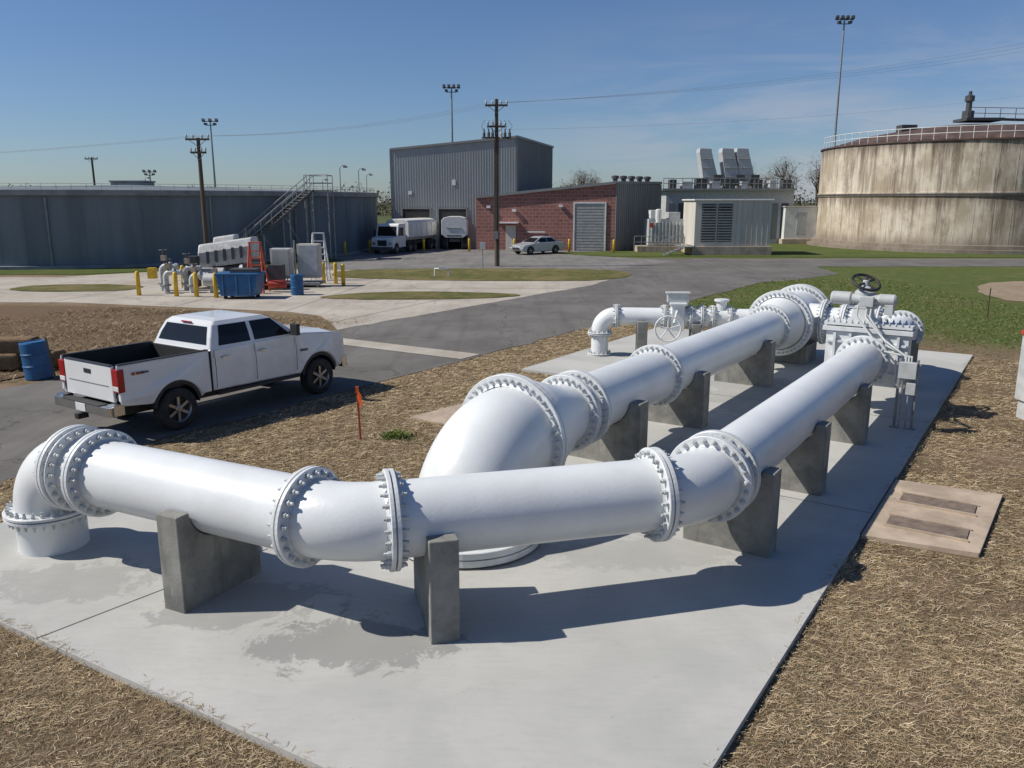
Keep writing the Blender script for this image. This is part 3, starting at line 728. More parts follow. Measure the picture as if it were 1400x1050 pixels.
def rail_ring(b,c,r,z,h,a0,a1,n,m,t=.03,post=.03):
    for zz in (h*.5,h):
        b.tube([c+V(math.cos(a0+(a1-a0)*k/n)*r,math.sin(a0+(a1-a0)*k/n)*r,z+zz) for k in range(n+1)],t,m,6,False)
    for k in range(n+1):
        a=a0+(a1-a0)*k/n; q=c+V(math.cos(a)*r,math.sin(a)*r,z); b.tube([q,q+Z*h],post,m,6,False)
rail_ring(b,rc,rr-.2,rh,.35,-2.6,.2,70,M_steel,.012,.012)
for (a,hh) in ((-2.2,1.6),(1.9,1.9),(.9,1.6),(.45,1.9),(-.35,2.0),(-.2,1.9)):
    q=rc+V(math.cos(a)*rr,math.sin(a)*rr,rh-.2)
    b.tube([q,q+Z*hh,q+Z*(hh+.25)+X*.15,q+Z*(hh+.2)+X*.45],.04,M_steel,6); b.box(q+Z*(hh+.1)+X*.45,(.3,.2,.15),M_steel)
q=rc+V(-1,4,rh+.55); b.box(q,(3,2.4,.8),M_resr); b.prism([(q.x-1.6,q.y-1.3),(q.x+1.6,q.y-1.3),(q.x+1.6,q.y+1.3),(q.x-1.6,q.y+1.3)],rh+.96,rh+1.1,M_resr)
b.obj('railing_and_fixtures',rv)
b=MB(); sb=V(-19.9,56.6,GZ); stp=V(-15.0,61.6,rh); dh=(stp-sb); nh=V(dh.x,dh.y,0).normalized().cross(Z)
MS=M_dsteel
for o in (0,.9):
    beam(b,sb+nh*o,stp+nh*o,.06,.22,MS)
    beam(b,sb+nh*o+Z*1.05,stp+nh*o+Z*1.05,.05,.05,M_steel); beam(b,sb+nh*o+Z*.55,stp+nh*o+Z*.55,.04,.04,M_steel)
    for k in range(9):
        q=sb+dh*(k/8)+nh*o; b.tube([q,q+Z*1.05],.025,M_steel,6)
for k in range(26):
    q=sb+dh*((k+.5)/26)+nh*.45; b.box(q,(.28,.9,.04),M_steel,(V(dh.x,dh.y,0).normalized(),nh,Z))
for f in (.4,.7,.98):
    q=sb+dh*f
    for o in (0,.9): b.tube([V(q.x,q.y,GZ)+nh*o,q+nh*o],.06,M_steel,6)
    q2=sb+dh*(f-.28); beam(b,V(q.x,q.y,0),q2,.05,.05,M_steel)
pt=stp+V(.7,.7,0)
b.box(pt,(1.8,1.8,.08),MS)
for dx in (-.85,.85):
    for dy in (-.85,.85): b.tube([pt+V(dx,dy,0),pt+V(dx,dy,1.1)],.03,M_steel,6); b.tube([pt+V(dx,dy,-rh),pt+V(dx,dy,0)],.05,M_steel,6)
for zz in (.55,1.1):
    b.tube([pt+V(-.85,-.85,zz),pt+V(.85,-.85,zz),pt+V(.85,.85,zz),pt+V(-.85,.85,zz)],.03,M_steel,6)
b.obj('access_stairs',rv)
tk=empty('concrete_storage_tank'); tc=V(43.5,81.1,0); trr=13.1
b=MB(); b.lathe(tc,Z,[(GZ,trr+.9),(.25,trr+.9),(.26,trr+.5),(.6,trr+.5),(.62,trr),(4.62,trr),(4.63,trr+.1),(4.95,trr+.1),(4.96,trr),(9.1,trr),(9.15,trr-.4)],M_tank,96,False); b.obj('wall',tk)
b=MB(); b.lathe(tc,Z,[(4.70,trr+.12),(4.84,trr+.12)],M_dsteel,96,False)
for k in range(30):
    a=-math.pi+math.pi*k/30; d=V(math.cos(a),math.sin(a),0); b.box(tc+d*(trr+.0)+Z*7.0,(.02,.05,3.9),M_tank,(d,Z.cross(d),Z)); b.box(tc+d*(trr+.0)+Z*2.6,(.02,.05,4.0),M_tank,(d,Z.cross(d),Z))
b.obj('bands',tk)
b=MB(); b.lathe(tc,Z,[(9.12,trr-.3),(9.4,trr-.8),(10.2,trr*.72),(10.9,trr*.4),(11.2,trr*.15),(11.25,.2)],M_darkroof,64,False,True)
b.lathe(tc,Z,[(9.08,trr+.12),(9.2,trr+.12),(9.21,trr-.5)],M_darkroof,96,False); b.obj('dome_roof',tk)
b=MB(); rail_ring(b,tc,trr+.05,9.2,1.0,-math.pi*1.05,.1,46,M_wht,.03,.03)
b.box(tc+V(-7,-2,10.6),(1.4,1.2,.9),M_dsteel)
b.box(tc+V(-1,-3,11.4),(3.4,2.4,.25),M_dsteel); b.lathe(tc+V(-2,-3,11.3),Z,[(0,.5),(.9,.5),(.92,.25),(1.7,.25),(1.75,.4),(2.2,.4),(2.3,.15),(2.6,.15)],M_dsteel,12)
beam(b,tc+V(0,-3,11.5),tc+V(13,-5,11.0),.9,.15,M_dsteel)
for zz in (.5,1.0): beam(b,tc+V(-2,-3.3,11.5+zz),tc+V(13,-5.3,11.0+zz),.05,.05,M_dsteel)
for k in range(12):
    q=tc+V(-2+k*1.3,-3.3-.15*k,11.45-.04*k); b.tube([q,q+Z*1.0],.03,M_dsteel,5)
b.obj('railing_and_hatches',tk)
eb=empty('electrical_building')
b=MB(); b.box((17.7,69.2,2.45),(6.1,4.6,3.6),M_cream); b.box((17.7,69.2,4.30),(6.4,4.9,.12),M_wht); b.box((17.7,69.2,.3),(6.4,5.0,.7),M_tanc); b.obj('enclosure',eb,.02,1)
b=MB()
for k,x0 in enumerate((15.15,16.45)):
    b.box((x0+.6,66.87,2.5),(1.15,.05,3.0),M_dsteel)
    for j in range(14): b.box((x0+.6,66.83,1.1+j*.21),(1.1,.06,.05),M_gpaint)
    b.box((x0+.6,66.84,3.6),(.8,.05,.5),M_glass)
for j in range(7): b.box((18.0+j*.42,66.88,2.45),(.03,.04,3.5),M_cream)
for j in range(8): b.box((20.77,67.2+j*.56,2.45),(.04,.03,3.5),M_cream)
b.obj('louvres',eb)
b=MB()
for k in range(5): b.box((13.6-k*.3,66.9,.5-k*.13),(.3,1.0,.06),M_steel)
b.box((14.2,68,.62),(1.2,3.2,.06),M_steel)
for x0,y0 in ((13.7,66.4),(13.7,67.4),(12.2,66.4),(12.2,67.4)):
    zb=.6 if x0>13 else 0; b.tube([V(x0,y0,zb),V(x0,y0,zb+1.05)],.025,M_steel,6)
for y0 in (66.4,67.4): b.tube([V(13.7,y0,1.65),V(12.2,y0,1.05)],.025,M_steel,6)
b.obj('steps',eb)
tf=empty('transformer_unit')
b=MB(); b.box((13.2,72.5,1.6),(3.0,2.4,2.2),M_gpaint); b.box((12.3,72,3.1),(.9,1.2,.7),M_wht); b.box((13.9,72.4,3.0),(1.0,1.6,.55),M_gpaint); b.box((12.9,72.5,.2),(4.4,3.2,.5),M_tanc)
for j in range(9): b.box((11.95+j*.3,71.22,1.6),(.08,.16,1.7),M_gpaint)
b.lathe(V(12.5,71.4,2.4),Z,[(0,.25),(1.1,.25),(1.15,.1)],M_wht,12); b.box((11.9,71.1,2.2),(.3,.06,.4),M_redp)
b.obj('unit',tf,.01,1)
b=MB()
for zz in (.8,1.3): b.tube([V(10.4,70.6,zz),V(14.6,70.4,zz)],.03,M_steel,6)
for k in range(8): b.tube([V(10.4+.6*k,70.6-.03*k,0),V(10.4+.6*k,70.6-.03*k,1.3)],.03,M_steel,6)
b.obj('guard_rail',tf)
bs=empty('blower_station')
b=MB(); b.box((22.2,89,2.6),(13,7,5.3),M_gpaint)
for j in range(12): b.box((16.3+j*1.05,85.46,2.2),(.7,.05,3.6),M_dsteel if j%2 else M_metaldark)
b.box((22.0,88.8,5.35),(13.6,7.6,.2),M_steel)
for j in range(9): b.box((16.4+j*1.45,86.3,5.8),(random.uniform(.5,1.2),1.2,random.uniform(.5,1.3)),M_gpaint if j%2 else M_dsteel)
b.obj('machinery_deck',bs)
b=MB()
for zz in (.5,1.0): b.tube([V(15.3,85.1,5.45+zz),V(28.7,85.1,5.45+zz)],.035,M_steel,6)
for k in range(15): b.tube([V(15.3+k*.957,85.1,5.4),V(15.3+k*.957,85.1,6.5)],.035,M_steel,6)
b.obj('guard_rail',bs)
b=MB()
for x0 in (19.3,21.6,23.1):
    b.ext([(0.5,0),(2.1,0),(1.2,3.1),(1.1,3.55),(-.05,3.6),(-.1,3.2)],V(x0,87,5.9),X,Z,Y,0,1.6,M_gpaint)
    for j in range(3): b.box((x0+1.1-.2*j,86.97,6.6+j*.9),(1.5-.15*j,.06,.08),M_steel)
    b.box((x0+1.8,86.9,6.3),(.9,.9,1.1),M_dsteel)
b.obj('exhaust_hoods',bs,.02,1)
wb=MB(); wb.box((29.3,86,2.0),(3.4,3,3.2),M_wht); wb.box((29.3,86,.2),(3.8,3.4,.5),M_tanc); wb.box((29.3,84.48,2.0),(1.0,.05,2.2),M_gpaint); wb.box((29.3,86,3.66),(3.6,3.2,.1),M_cream); wb.obj('equipment_shelter',bevel=.01,seg=1)
fb=MB()
for k in range(20): fb.tube([V(26+k*.9,92,0),V(26+k*.9,92,2.2)],.04,M_steel,6)
for zz in (.1,1.1,2.2): fb.tube([V(26,92,zz),V(43.1,92,zz)],.03,M_steel,6)
fb.obj('chain_link_fence')

# ------------------------------------------------------------ poles
def mast(x,y,h,n=4):
    b=MB(); b.tube([V(x,y,GZ),V(x,y,h)],[.2,.09],M_steel,10); b.tube([V(x-.9,y,h-.1),V(x+.9,y,h-.1)],.05,M_dsteel,6); b.tube([V(x-.6,y,h-.6),V(x+.6,y,h-.6)],.05,M_dsteel,6)
    for k in range(n):
        dx=-.9+1.8*k/(n-1); b.box((x+dx,y-.1,h+.05),(.34,.5,.32),M_dsteel,(X,V(0,.9,-.3).normalized(),V(0,.3,.9).normalized()))
        if k in(0,n-1): b.box((x+dx*.7,y-.1,h-.45),(.34,.5,.28),M_dsteel)
    b.obj('light_mast')
mast(38.6,102,24.9); mast(-7.5,107,18); mast(-41.5,117.8,15,3); mast(-60,140,9,3)
def upole(x,y,h,arms,tr_=False):
    b=MB(); b.tube([V(x,y,GZ),V(x,y,h)],[.17,.11],M_wood,12)
    for z_,L in arms:
        b.box((x,y-.14,z_),(L,.1,.12),M_wood)
        for k in (-.46,-.18,.2,.46): b.lathe(V(x+L*k,y-.14,z_+.06),Z,[(0,.04),(.12,.07),(.2,.05),(.26,.02)],M_gpaint,8)
        for sg in (-1,1): b.tube([V(x,y-.1,z_-.45),V(x+sg*L*.35,y-.14,z_-.05)],.02,M_steel,5)
    if tr_:
        for k in (-.8,-.5,-.25,.3,.55,.85):
            b.lathe(V(x+k,y-.2,h-2.45),Z,[(0,.05),(.05,.09),(.35,.09),(.4,.05),(.62,.03)],M_dsteel if k!=.3 else M_gpaint,8)
            b.tube([V(x+k,y-.2,h-2.0),V(x+k*1.2,y-.3,h-1.7),V(x+k*.9,y-.2,h-1.3)],.014,M_dsteel,5)
        b.box((x,y-.14,h-2.4),(1.9,.1,.1),M_wood)
        b.tube([V(x+.12,y-.15,h-2.5),V(x+.14,y-.17,0)],.035,M_dsteel,6)
        b.tube([V(x-.15,y-.1,h-2.5),V(x-.19,y-.1,2.2)],.03,M_dsteel,6)
        b.box((x-.05,y-.22,2.0),(.3,.16,.5),M_steel)
    b.obj('utility_pole')
upole(-1.0,55.3,10.6,((10.2,1.45),(8.9,1.2)),True)
upole(-19.8,53.8,8.1,((8.0,1.5),(7.2,1.0)),False)
upole(-52,105,9.5,((9.3,1.6),),False)
b=MB()
def wire(p,q,sag,r=.005):
    p=Vector(p);q=Vector(q); b.tube([p+(q-p)*t-Z*sag*4*t*(1-t) for t in np.linspace(0,1,18)],r,M_steel,4,False)
for k in (-.6,0,.6):
    wire((-1.0+k,55.2,10.35),(-19.8+k,53.7,8.2),.5); wire((-1.0+k,55.2,10.35),(60+k,78,20.5+k),1.2,.006); wire((-19.8+k,53.7,8.2),(-60,52,6.2),.5)
wire((-1,55.2,8.7),(60,78,15.5),1.0)
b.obj('power_line')
# ------------------------------------------------------------ equipment cluster
def bollard(x,y,h=1.05,r=.1):
    b=MB(); b.lathe(V(x,y,GZ),Z,[(0,r),(h,r),(h+.05,r*.75),(h+.08,r*.3)],M_yel,16,True,True); b.obj('yellow_bollard')
for p in ((-17.3,38),(-15.4,37.6),(-14.4,37.4),(-13.4,37.1),(-16.6,41.5),(-10.0,43.7),(-9.3,43.4),(-8.7,42.4),(-12.0,38.6)): bollard(*p)
for p in ((-13.4,66.5),(-11.9,69.5),(-7.6,71.5),(-3.7,71.8),(.2,71.5),(4.9,71),(8.6,70)): bollard(*p)
b=MB(); b.ext([(-.75,.08),(.75,.08),(.92,1.0),(-.92,1.0)],V(-12.2,37,0),X,Z,Y,-.6,.6,M_blue); b.box((-12.2,37.0,1.04),(1.95,1.3,.08),M_blue)
for k in (-.6,0,.6): b.box((-12.2+k,36.37,.55),(.07,.06,.85),M_blue)
for dx in(-.6,.6):
    for dy in(-.4,.4): b.box((-12.2+dx,37+dy,.0),(.15,.15,.15),M_rub)
b.box((-12.0,37.1,1.15),(1.2,.7,.2),M_dsteel)
b.obj('blue_dumpster',bevel=.02)
def barrel(x,y,m,h=.9,r=.29,tilt=0,name='blue_barrel'):
    b=MB(); ax=V(math.sin(tilt),0,math.cos(tilt)); b.lathe(V(x,y,GZ+.01),ax,[(0,r*.95),(.03,r),(h*.33,r),(h*.34,r*1.04),(h*.37,r*1.04),(h*.38,r),(h*.65,r),(h*.66,r*1.04),(h*.69,r*1.04),(h*.7,r),(h-.03,r),(h,r*.96),(h,r*.9),(h-.02,r*.88)],m,28); b.obj(name)
barrel(-10.0,38.2,M_blue,.95); barrel(-11.65,19.75,M_blue,.92,.31,-.06)
ps=empty('diesel_pump_unit')
b=MB(); ax=V(.975,.05,.14).normalized()
b.ext([(-.6,-.6),(.6,-.6),(.7,.2),(.5,.62),(-.5,.62),(-.7,.2)],V(-15.7,42,1.45),Y,Z,ax,0,2.7,M_silv2)
b.ext([(-.45,0),(.45,0),(.3,.35),(-.3,.35)],V(-15.0,42,2.08),Y,Z,ax,0,1.1,M_silv2); b.obj('enclosure',ps,.08,3)
b=MB()
for k in range(5): b.box((-15.2+k*.42,41.32,1.45+k*.07),(.14,.06,.6),M_dsteel)
b.box((-14.5,42,.5),(3.2,1.4,.16),M_dsteel); b.box((-14.6,41.9,.75),(2.4,.9,.5),M_dsteel)
for dx in (-1.4,0,1.4): b.box((-14.5+dx,41.5,.2),(.12,.12,.55),M_dsteel); b.box((-14.5+dx,42.5,.2),(.12,.12,.55),M_dsteel)
b.lathe(V(-13.6,41.3,.8),X,[(0,.3),(.5,.35),(.9,.35),(1.0,.2)],M_gpaint,20); b.lathe(V(-15.8,41.3,.7),X,[(0,.25),(1.4,.25)],M_gpaint,16)
b.tube([V(-13.4,42,2.3),V(-13.4,42,2.9)],.06,M_dsteel,8)
b.obj('skid_frame',ps,.01,1)
pw=empty('pump_pipework')
b=MB()
for x0,y0,h in ((-17.0,40,1.9),(-16.5,39.2,1.5),(-16.0,40.3,1.7),(-15.2,39,1.3),(-14.3,39.2,1.2)):
    b.tube([V(x0,y0,GZ)]+elbow(V(x0,y0,h*.6),Z,X,.25)+[V(x0+.8,y0,h*.6)],.13,M_gpaint,14)
    b.lathe(V(x0+.4,y0,h*.6),X,[(0,.22),(.08,.22)],M_gpaint,16); b.lathe(V(x0,y0,.25),Z,[(0,.22),(.08,.22)],M_steel,16)
    b.tube([V(x0+.15,y0,h*.6),V(x0+.15,y0,h)],.05,M_dsteel,8); ring(b,V(x0+.15,y0,h),Z,.18,.02,M_dsteel,16,4)
    b.box((x0+.15,y0,h*.8),(.22,.22,.25),M_tanc)
b.tube([V(-14.4,38.6,.6),V(-13.2,38.5,.6)],.3,M_gpaint,20); b.box((-12.7,40.6,.6),(.9,.7,1.3),M_dsteel); b.box((-16.9,38.7,.9),(.35,.3,.5),M_yel)
b.box((-15.8,40.9,.8),(.5,.5,1.5),M_dsteel); b.box((-11.6,40.6,.55),(.7,.6,1.2),M_dsteel); b.lathe(V(-11.7,39.6,.3),X,[(0,.2),(.8,.2)],M_redp,14)
b.obj('pipes_and_valves',pw)
cbn=empty('control_cabinet',(-.75,-1.3,-.22))
b=MB(); b.box((-10.9,43.2,1.35),(1.0,.7,1.5),M_gpaint); b.box((-9.6,43.6,1.45),(1.1,.7,1.7),M_cream); b.box((-11.9,42.4,1.1),(.6,.5,1.1),M_dsteel)
b.box((-10.4,43.4,.35),(2.9,1.3,.12),M_steel); 
for dx in (-1.3,0,1.3): b.box((-10.4+dx,42.9,.25),(.1,.1,.25),M_steel)
b.box((-10.9,42.83,1.4),(.85,.03,1.3),M_cream); b.box((-9.6,43.23,1.5),(.95,.03,1.5),M_gpaint); b.tube([V(-10.2,43,.4),V(-10.2,43,2.5)],.05,M_steel,8)
b.box((-11.6,42.8,.9),(.5,.3,.5),M_blue)
for k in range(4): b.tube([V(-11.2+k*.2,42.9,.3),V(-11.2+k*.2,42.9,.7)],.03,M_steel,6)
b.obj('cabinets',cbn,.012,1)
def ladder(x,y,h,m,name,w_=.5):
    b=MB()
    for sg in (-1,1):
        b.tube([V(x+sg*w_/2,y-.4,GZ),V(x+sg*w_/2*.65,y,h)],.05,m,6); b.tube([V(x+sg*w_/2,y+.6,GZ),V(x+sg*w_/2*.65,y,h)],.04,m,6)
    for k in range(1,7):
        f=k/7; b.box((x,y-.4*(1-f),GZ+h*f),(w_*(1-.35*f),.12,.05),m)
        if k%2: b.box((x,y+.6*(1-f),GZ+h*f),(w_*(1-.35*f),.03,.05),m)
    b.box((x,y,h),(w_*.7,.25,.05),m); b.obj(name)
ladder(-12.15,39.2,2.3,M_orl,'step_ladder',.8)
ladder(-10.6,45.5,2.5,M_wht,'step_ladder',.9)
b=MB(); b.tube([V(-4.5,48,GZ),V(-4.5,48,.36),V(-3.7,48,.36),V(-3.7,48,GZ)],.05,M_wht,8); b.box((-4.1,48,.42),(.3,.1,.12),M_wht); b.obj('backflow_preventer')
b=MB(); b.tube([V(-1.9,53.5,GZ),V(-1.9,53.5,1.5)],.03,M_steel,6); b.box((-1.9,53.46,1.4),(.35,.02,.45),M_wht); b.obj('small_sign')
b=MB()
for (x0,y0,z0,w_,ya) in ((-13.1,20.6,.2,1.0,.2),(-12.2,21.1,.2,.9,-.2),(-12.75,20.8,.58,1.0,.1),(-11.1,20.9,.18,.8,.4)):
    u=V(math.cos(ya),math.sin(ya),0); v=Z.cross(u); b.box((x0,y0,z0),(w_,.5,.42),M_straw[2],(u,v,Z))
b.obj('straw_bales',bevel=.08,seg=3)
b=MB(); b.box((-11.2,19.55,.45),(.04,.02,1.1),M_wood,(X,Y,V(-.12,0,1).normalized())); b.obj('wooden_stake')
stk=empty('survey_stake'); b=MB(); b.box((-2.78,14.4,.42),(.035,.015,1.0),M_redp,(X,Y,V(-.03,0,1).normalized())); b.obj('lath',stk)
b=MB()
for k in range(4): b.add([V(-2.80,14.39,.72+.05*k),V(-2.74+.03*random.random(),14.37,.56+.05*k),V(-2.72+.03*random.random(),14.36,.60+.05*k),V(-2.79,14.38,.76+.05*k)],[(0,1,2,3)],M_orng)
b.box((-2.795,14.395,.88),(.05,.03,.12),M_orng); b.obj('ribbon',stk)
b=MB(); b.box((10.48,15.9,.95),(.6,.5,1.3),M_gpaint); b.box((10.48,15.9,.1),(.5,.4,.4),M_gpaint); b.box((10.48,15.9,1.65),(.66,.56,.08),M_redp); b.box((10.48,15.64,1.0),(.5,.02,1.1),M_gpaint); b.obj('electrical_pedestal',bevel=.012)
b=MB(); b.box((17.8,30.5,.5),(.03,.03,1.1),M_wood); b.obj('wooden_stake')

# ------------------------------------------------------------ vegetation
def blades(name,cx,cy,L,W,lift,mats,idx,z0=GZ):
    n=len(cx); th=rng.uniform(0,2*math.pi,n); dx=np.cos(th);dy=np.sin(th)
    hl=L/2; zz=(np.full(n,z0) if np.isscalar(z0) else z0)+.003
    bend=rng.uniform(-.3,.3,n)*L
    v=np.zeros((n,6,3)); ox,oy=-dy*W/2,dx*W/2
    for i,(t,wf,zf) in enumerate(((-1,1,0),(0,.9,.65),(1,.3,1.0))):
        bx=cx+dx*hl*t+(-dy)*bend*(1-abs(t)); by=cy+dy*hl*t+dx*bend*(1-abs(t)); bz=zz+lift*zf
        v[:,i*2]=np.stack([bx-ox*wf,by-oy*wf,bz],1); v[:,i*2+1]=np.stack([bx+ox*wf,by+oy*wf,bz+W*.3],1)
    base=(np.arange(n)*6)[:,None]
    f=np.concatenate([base+np.array([0,2,3,1]),base+np.array([2,4,5,3])],1).reshape(-1,4)
    me=bpy.data.meshes.new(name); me.vertices.add(n*6); me.vertices.foreach_set('co',v.reshape(-1))
    me.loops.add(f.size); me.loops.foreach_set('vertex_index',f.reshape(-1).astype(np.int32))
    me.polygons.add(len(f)); me.polygons.foreach_set('loop_start',np.arange(0,f.size,4).astype(np.int32)); 
    for m in mats: me.materials.append(m)
    me.polygons.foreach_set('material_index',np.repeat(idx,2).astype(np.int32))
    me.update(calc_edges=True); me.validate()
    o=bpy.data.objects.new(name,me); scene.collection.objects.link(o); return o
def scat(n,s0,s1,q0,q1,excl,clump=.6,nc=200):
    s=rng.uniform(s0,s1,n); q=rng.uniform(q0,q1,n)
    k=int(n*clump); c=rng.integers(0,nc,k); cs=rng.uniform(s0,s1,nc); cq=rng.uniform(q0,q1,nc)
    s[:k]=cs[c]+rng.normal(0,.2,k); q[:k]=cq[c]+rng.normal(0,.2,k)
    x=A.x*s+R.x*q; y=A.y*s+R.y*q
    ok=np.ones(n,bool)
    for f in excl: ok&=~f(s,q,x,y)
    ok&=(y>3)&(np.abs(x)<y*.75+1.5)
    return x[ok],y[ok]
e1=lambda s,q,x,y:(s>3.33+(q+11.5)*.057)&(s<6.2)&(q>-11.45)&(q<-1.76)
e2_=lambda s,q,x,y:(s>6)&(s<25.9)&(q>-7.33)&(q<-1.76)
e3=lambda s,q,x,y:(s>17.35)&(s<25.9)&(q>-11.15)&(q<-1.76)
e4=lambda s,q,x,y:(q<-13.3)
e5=lambda s,q,x,y:(s>10.8)&(s<13.45)&(q>-1.8)&(q<-.35)
ex=[e1,e2_,e3,e4,e5]
xs=[];ys=[]
for args in ((75000,0,4,-9,0),(95000,3,9,-1.76,4),(60000,8,14,-1.76,6),(40000,13,26,-1.76,7),(85000,5,18,-13.3,-7.2),(20000,17,26,-13.3,-11),(12000,3,6,-13.3,-11.3)):
    a_,b_=scat(*args,ex,nc=int(args[0]/220)); xs.append(a_);ys.append(b_)
cx=np.concatenate(xs);cy=np.concatenate(ys); n=len(cx); print('straw',n)
dist=np.sqrt(cx**2+cy**2+17)
L=rng.uniform(.025,.12,n)*np.clip(dist/8,.9,1.5); W=rng.uniform(.002,.0055,n)*np.clip(dist/9,1,2.2); lift=np.abs(rng.normal(0,.018,n))
blades('dry_grass',cx,cy,L,W,lift,M_straw,rng.choice(5,n,p=[.30,.28,.18,.16,.08]))
# loose straw over the slab edges, in irregular drifts
def drift(n,a,b_,sig,nc): 
    c=rng.uniform(a,b_,nc); return c[rng.integers(0,nc,n)]+rng.normal(0,sig,n)
n=3800; s_=drift(n,4,25,.3,45); q_=-1.74+rng.normal(.05,.06,n)
n2=1600; q2=np.clip(drift(n2,-9,-1.8,.25,14),-10,-1.8); s2=3.33+(q2+11.5)*.057+rng.normal(-.06,.06,n2)
s_=np.concatenate([s_,s2]); q_=np.concatenate([q_,q2]); cx=A.x*s_+R.x*q_; cy=A.y*s_+R.y*q_; n=len(cx)
on=((q_<-1.75)&(s_>3.33+(q_+11.5)*.057))
z0=np.where(on,.001,GZ+.02)
blades('loose_straw',cx,cy,rng.uniform(.03,.11,n),rng.uniform(.002,.005,n),np.where(on,.006,rng.uniform(.0,.06,n)),M_straw,rng.choice(5,n,p=[.3,.3,.25,.1,.05]),z0)
# rough dead vegetation on the brown field
n=26000; s_=rng.uniform(4,27,n); q_=rng.uniform(-32,-20.6,n); k=int(n*.6); c=rng.integers(0,260,k); cs=rng.uniform(4,27,260); cq=rng.uniform(-32,-20.8,260)
s_[:k]=cs[c]+rng.normal(0,.3,k); q_[:k]=cq[c]+rng.normal(0,.3,k); cx=A.x*s_+R.x*q_; cy=A.y*s_+R.y*q_
ok=(q_<-20.5)&(cy<30.5-.35*(cx+8))&(cy>10)&(cy<33.5); cx=cx[ok];cy=cy[ok];n=len(cx)
blades('dead_weeds',cx,cy,rng.uniform(.06,.2,n),rng.uniform(.008,.02,n),rng.uniform(.01,.1,n),M_straw,rng.choice(5,n,p=[.12,.38,.38,.04,.08]),GZ+.03)
n=60000; gx=rng.uniform(4,34,n); gy=rng.uniform(20,46,n)
ln=gy+.6*gx+rng.normal(0,1.2,n); qq=gx*R.x+gy*R.y; ss=gx*A.x+gy*A.y
ok=(ln>32)&(qq>-13.2)&~((ss>17)&(ss<26)&(qq<-1.7)&(qq>-11.2))&~((gx>21)&(gy>34)); gx=gx[ok];gy=gy[ok]; n=len(gx)
blades('green_grass_blades',gx,gy,rng.uniform(.04,.12,n),rng.uniform(.01,.022,n),rng.uniform(.02,.07,n),M_green,rng.choice(3,n,p=[.42,.33,.25]))
n=500; wx=-2.15+rng.normal(0,.13,n); wy=14.6+rng.normal(0,.1,n)
blades('weed',wx,wy,rng.uniform(.05,.14,n),rng.uniform(.01,.02,n),rng.uniform(.02,.12,n),M_green,rng.choice(3,n,p=[.5,.4,.1]))
def bare_tree(x,y,h,name='bare_tree',seed=0,leafy=.2):
    rd=random.Random(seed); b=MB(); tips=[]
    def br(p,d,L_,r,lvl):
        p1=p+d*L_*.5; p2=p+d*L_+V(rd.uniform(-.1,.1),rd.uniform(-.1,.1),.05)*L_
        b.tube([p,p1,p2],[r,r*.85,r*.65],M_bark,5,False)
        if lvl==0: tips.append(p2); return
        for k in range(rd.choice((2,3,3))):
            nd_=(d+V(rd.uniform(-.75,.75),rd.uniform(-.75,.75),rd.uniform(-.15,.5))).normalized(); br(p+d*L_*rd.uniform(.6,1),nd_,L_*rd.uniform(.6,.82),r*.58,lvl-1)
    br(V(x,y,GZ),V(rd.uniform(-.05,.05),0,1),h*.3,h*.022,4)
    for t in tips:
        for k in range(13):
            c=t+V(rd.gauss(0,.5),rd.gauss(0,.5),rd.gauss(0,.45)); s_=rd.uniform(.04,.12)
            d=V(rd.uniform(-1,1),rd.uniform(-1,1),rd.uniform(-.6,1)).normalized(); e=d.orthogonal().normalized()
            if rd.random()<leafy: b.add([c,c+d*s_*2,c+e*s_*1.6],[(0,1,2)],M_leaf)
            else: b.add([c-d*.55,c+d*.55,c+e*.04],[(0,1,2)],M_bark)
    b.obj(name,recalc=False)
for i,(x,y,h) in enumerate(((38.6,118,12.5),(35.5,120,11.5),(42.0,116,13),(12,135,10.5),(9,138,9.5),(14.5,140,10),(32,125,9.5),(37,128,11))): bare_tree(x,y,h,seed=i+3)
n=60000
tx=rng.uniform(-330,330,n); cl=6.0+2.2*np.sin(tx*.11)+1.6*np.sin(tx*.37+1)+1.1*np.sin(tx*.93+2)+.8*np.sin(tx*2.1)+rng.normal(0,.5,n)
tz=GZ+rng.beta(1.1,1.4,n)*np.clip(cl,2.5,10); ty=rng.uniform(250,280,n)+10*np.sin(tx*.05)
v=np.stack([tx,ty,tz],1)[:,None,:]+rng.normal(0,.3,(n,3,3))
me=bpy.data.meshes.new('distant_tree_line'); me.vertices.add(n*3); me.vertices.foreach_set('co',v.reshape(-1)); me.loops.add(n*3); me.loops.foreach_set('vertex_index',np.arange(n*3,dtype=np.int32))
me.polygons.add(n); me.polygons.foreach_set('loop_start',np.arange(0,n*3,3,dtype=np.int32)); me.materials.append(M_leaf); me.materials.append(M_bark)
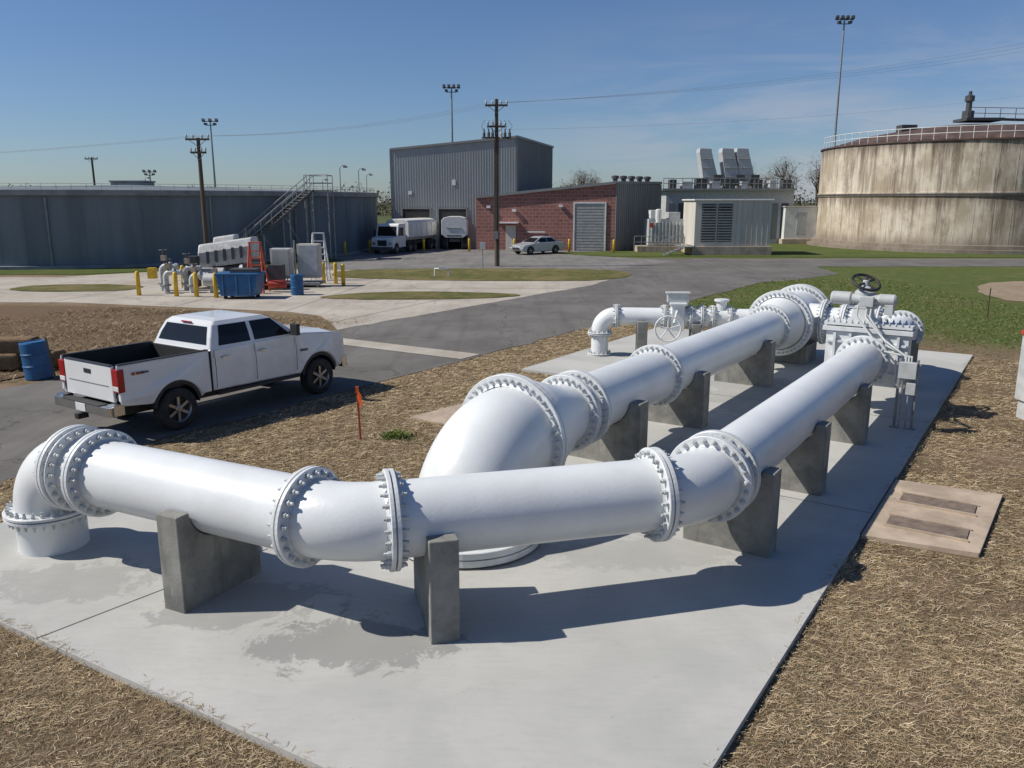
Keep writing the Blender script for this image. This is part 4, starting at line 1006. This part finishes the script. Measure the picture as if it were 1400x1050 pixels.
me.polygons.foreach_set('material_index',rng.integers(0,2,n).astype(np.int32)); me.update(calc_edges=True)
scene.collection.objects.link(bpy.data.objects.new('distant_tree_line',me))

# ------------------------------------------------------------ light, sky, camera
sd=V(.992,.06,0).normalized(); el=math.radians(45)
trav=(V(sd.x,sd.y,0)*math.cos(el)-Z*math.sin(el))
su=bpy.data.lights.new('sun','SUN'); su.energy=4.9; su.angle=math.radians(.5); su.color=(1,.945,.86)
so=bpy.data.objects.new('sun',su); scene.collection.objects.link(so); so.rotation_euler=trav.to_track_quat('-Z','Y').to_euler()
w=bpy.data.worlds.new('World'); scene.world=w; w.use_nodes=True; nt=w.node_tree
bg=nt.nodes['Background']; sky=nd(nt,'ShaderNodeTexSky'); sky.sky_type='NISHITA'; sky.sun_disc=False
sky.sun_elevation=el; sky.sun_rotation=math.atan2(-sd.x,-sd.y); sky.altitude=0; sky.air_density=1.0; sky.dust_density=.3; sky.ozone_density=2.5
tcn=nd(nt,'ShaderNodeTexCoord').outputs['Generated']
sep=nd(nt,'ShaderNodeSeparateXYZ'); lk(nt,tcn,sep.inputs[0])
cn=noise(nt,mapping(nt,tcn,(1.6,1.6,11),(0,.05,0)),2.0,7,.62,.5)
msk=mth(nt,'MULTIPLY',maprange(nt,cn,.38,.66),mth(nt,'MULTIPLY',maprange(nt,sep.outputs['Z'],.24,.05),maprange(nt,sep.outputs['X'],-.1,.3)))
tint=mixc(nt,1.0,sky.outputs[0],(.80,.96,1.24),'MULTIPLY')
col=mixc(nt,mth(nt,'MULTIPLY',msk,.55),tint,(6.6,6.9,7.8))
lk(nt,col,bg.inputs['Color']); bg.inputs['Strength'].default_value=.068
cam=bpy.data.cameras.new('camera'); co=bpy.data.objects.new('camera',cam); scene.collection.objects.link(co)
cam.sensor_width=36; cam.lens=28.8; cam.clip_end=4000; cam.clip_start=.1
co.location=(0,0,4.2); co.rotation_euler=(math.radians(90-12.58),0,0); scene.camera=co
scene.view_settings.view_transform='Standard'; scene.view_settings.look='None'; scene.view_settings.exposure=0
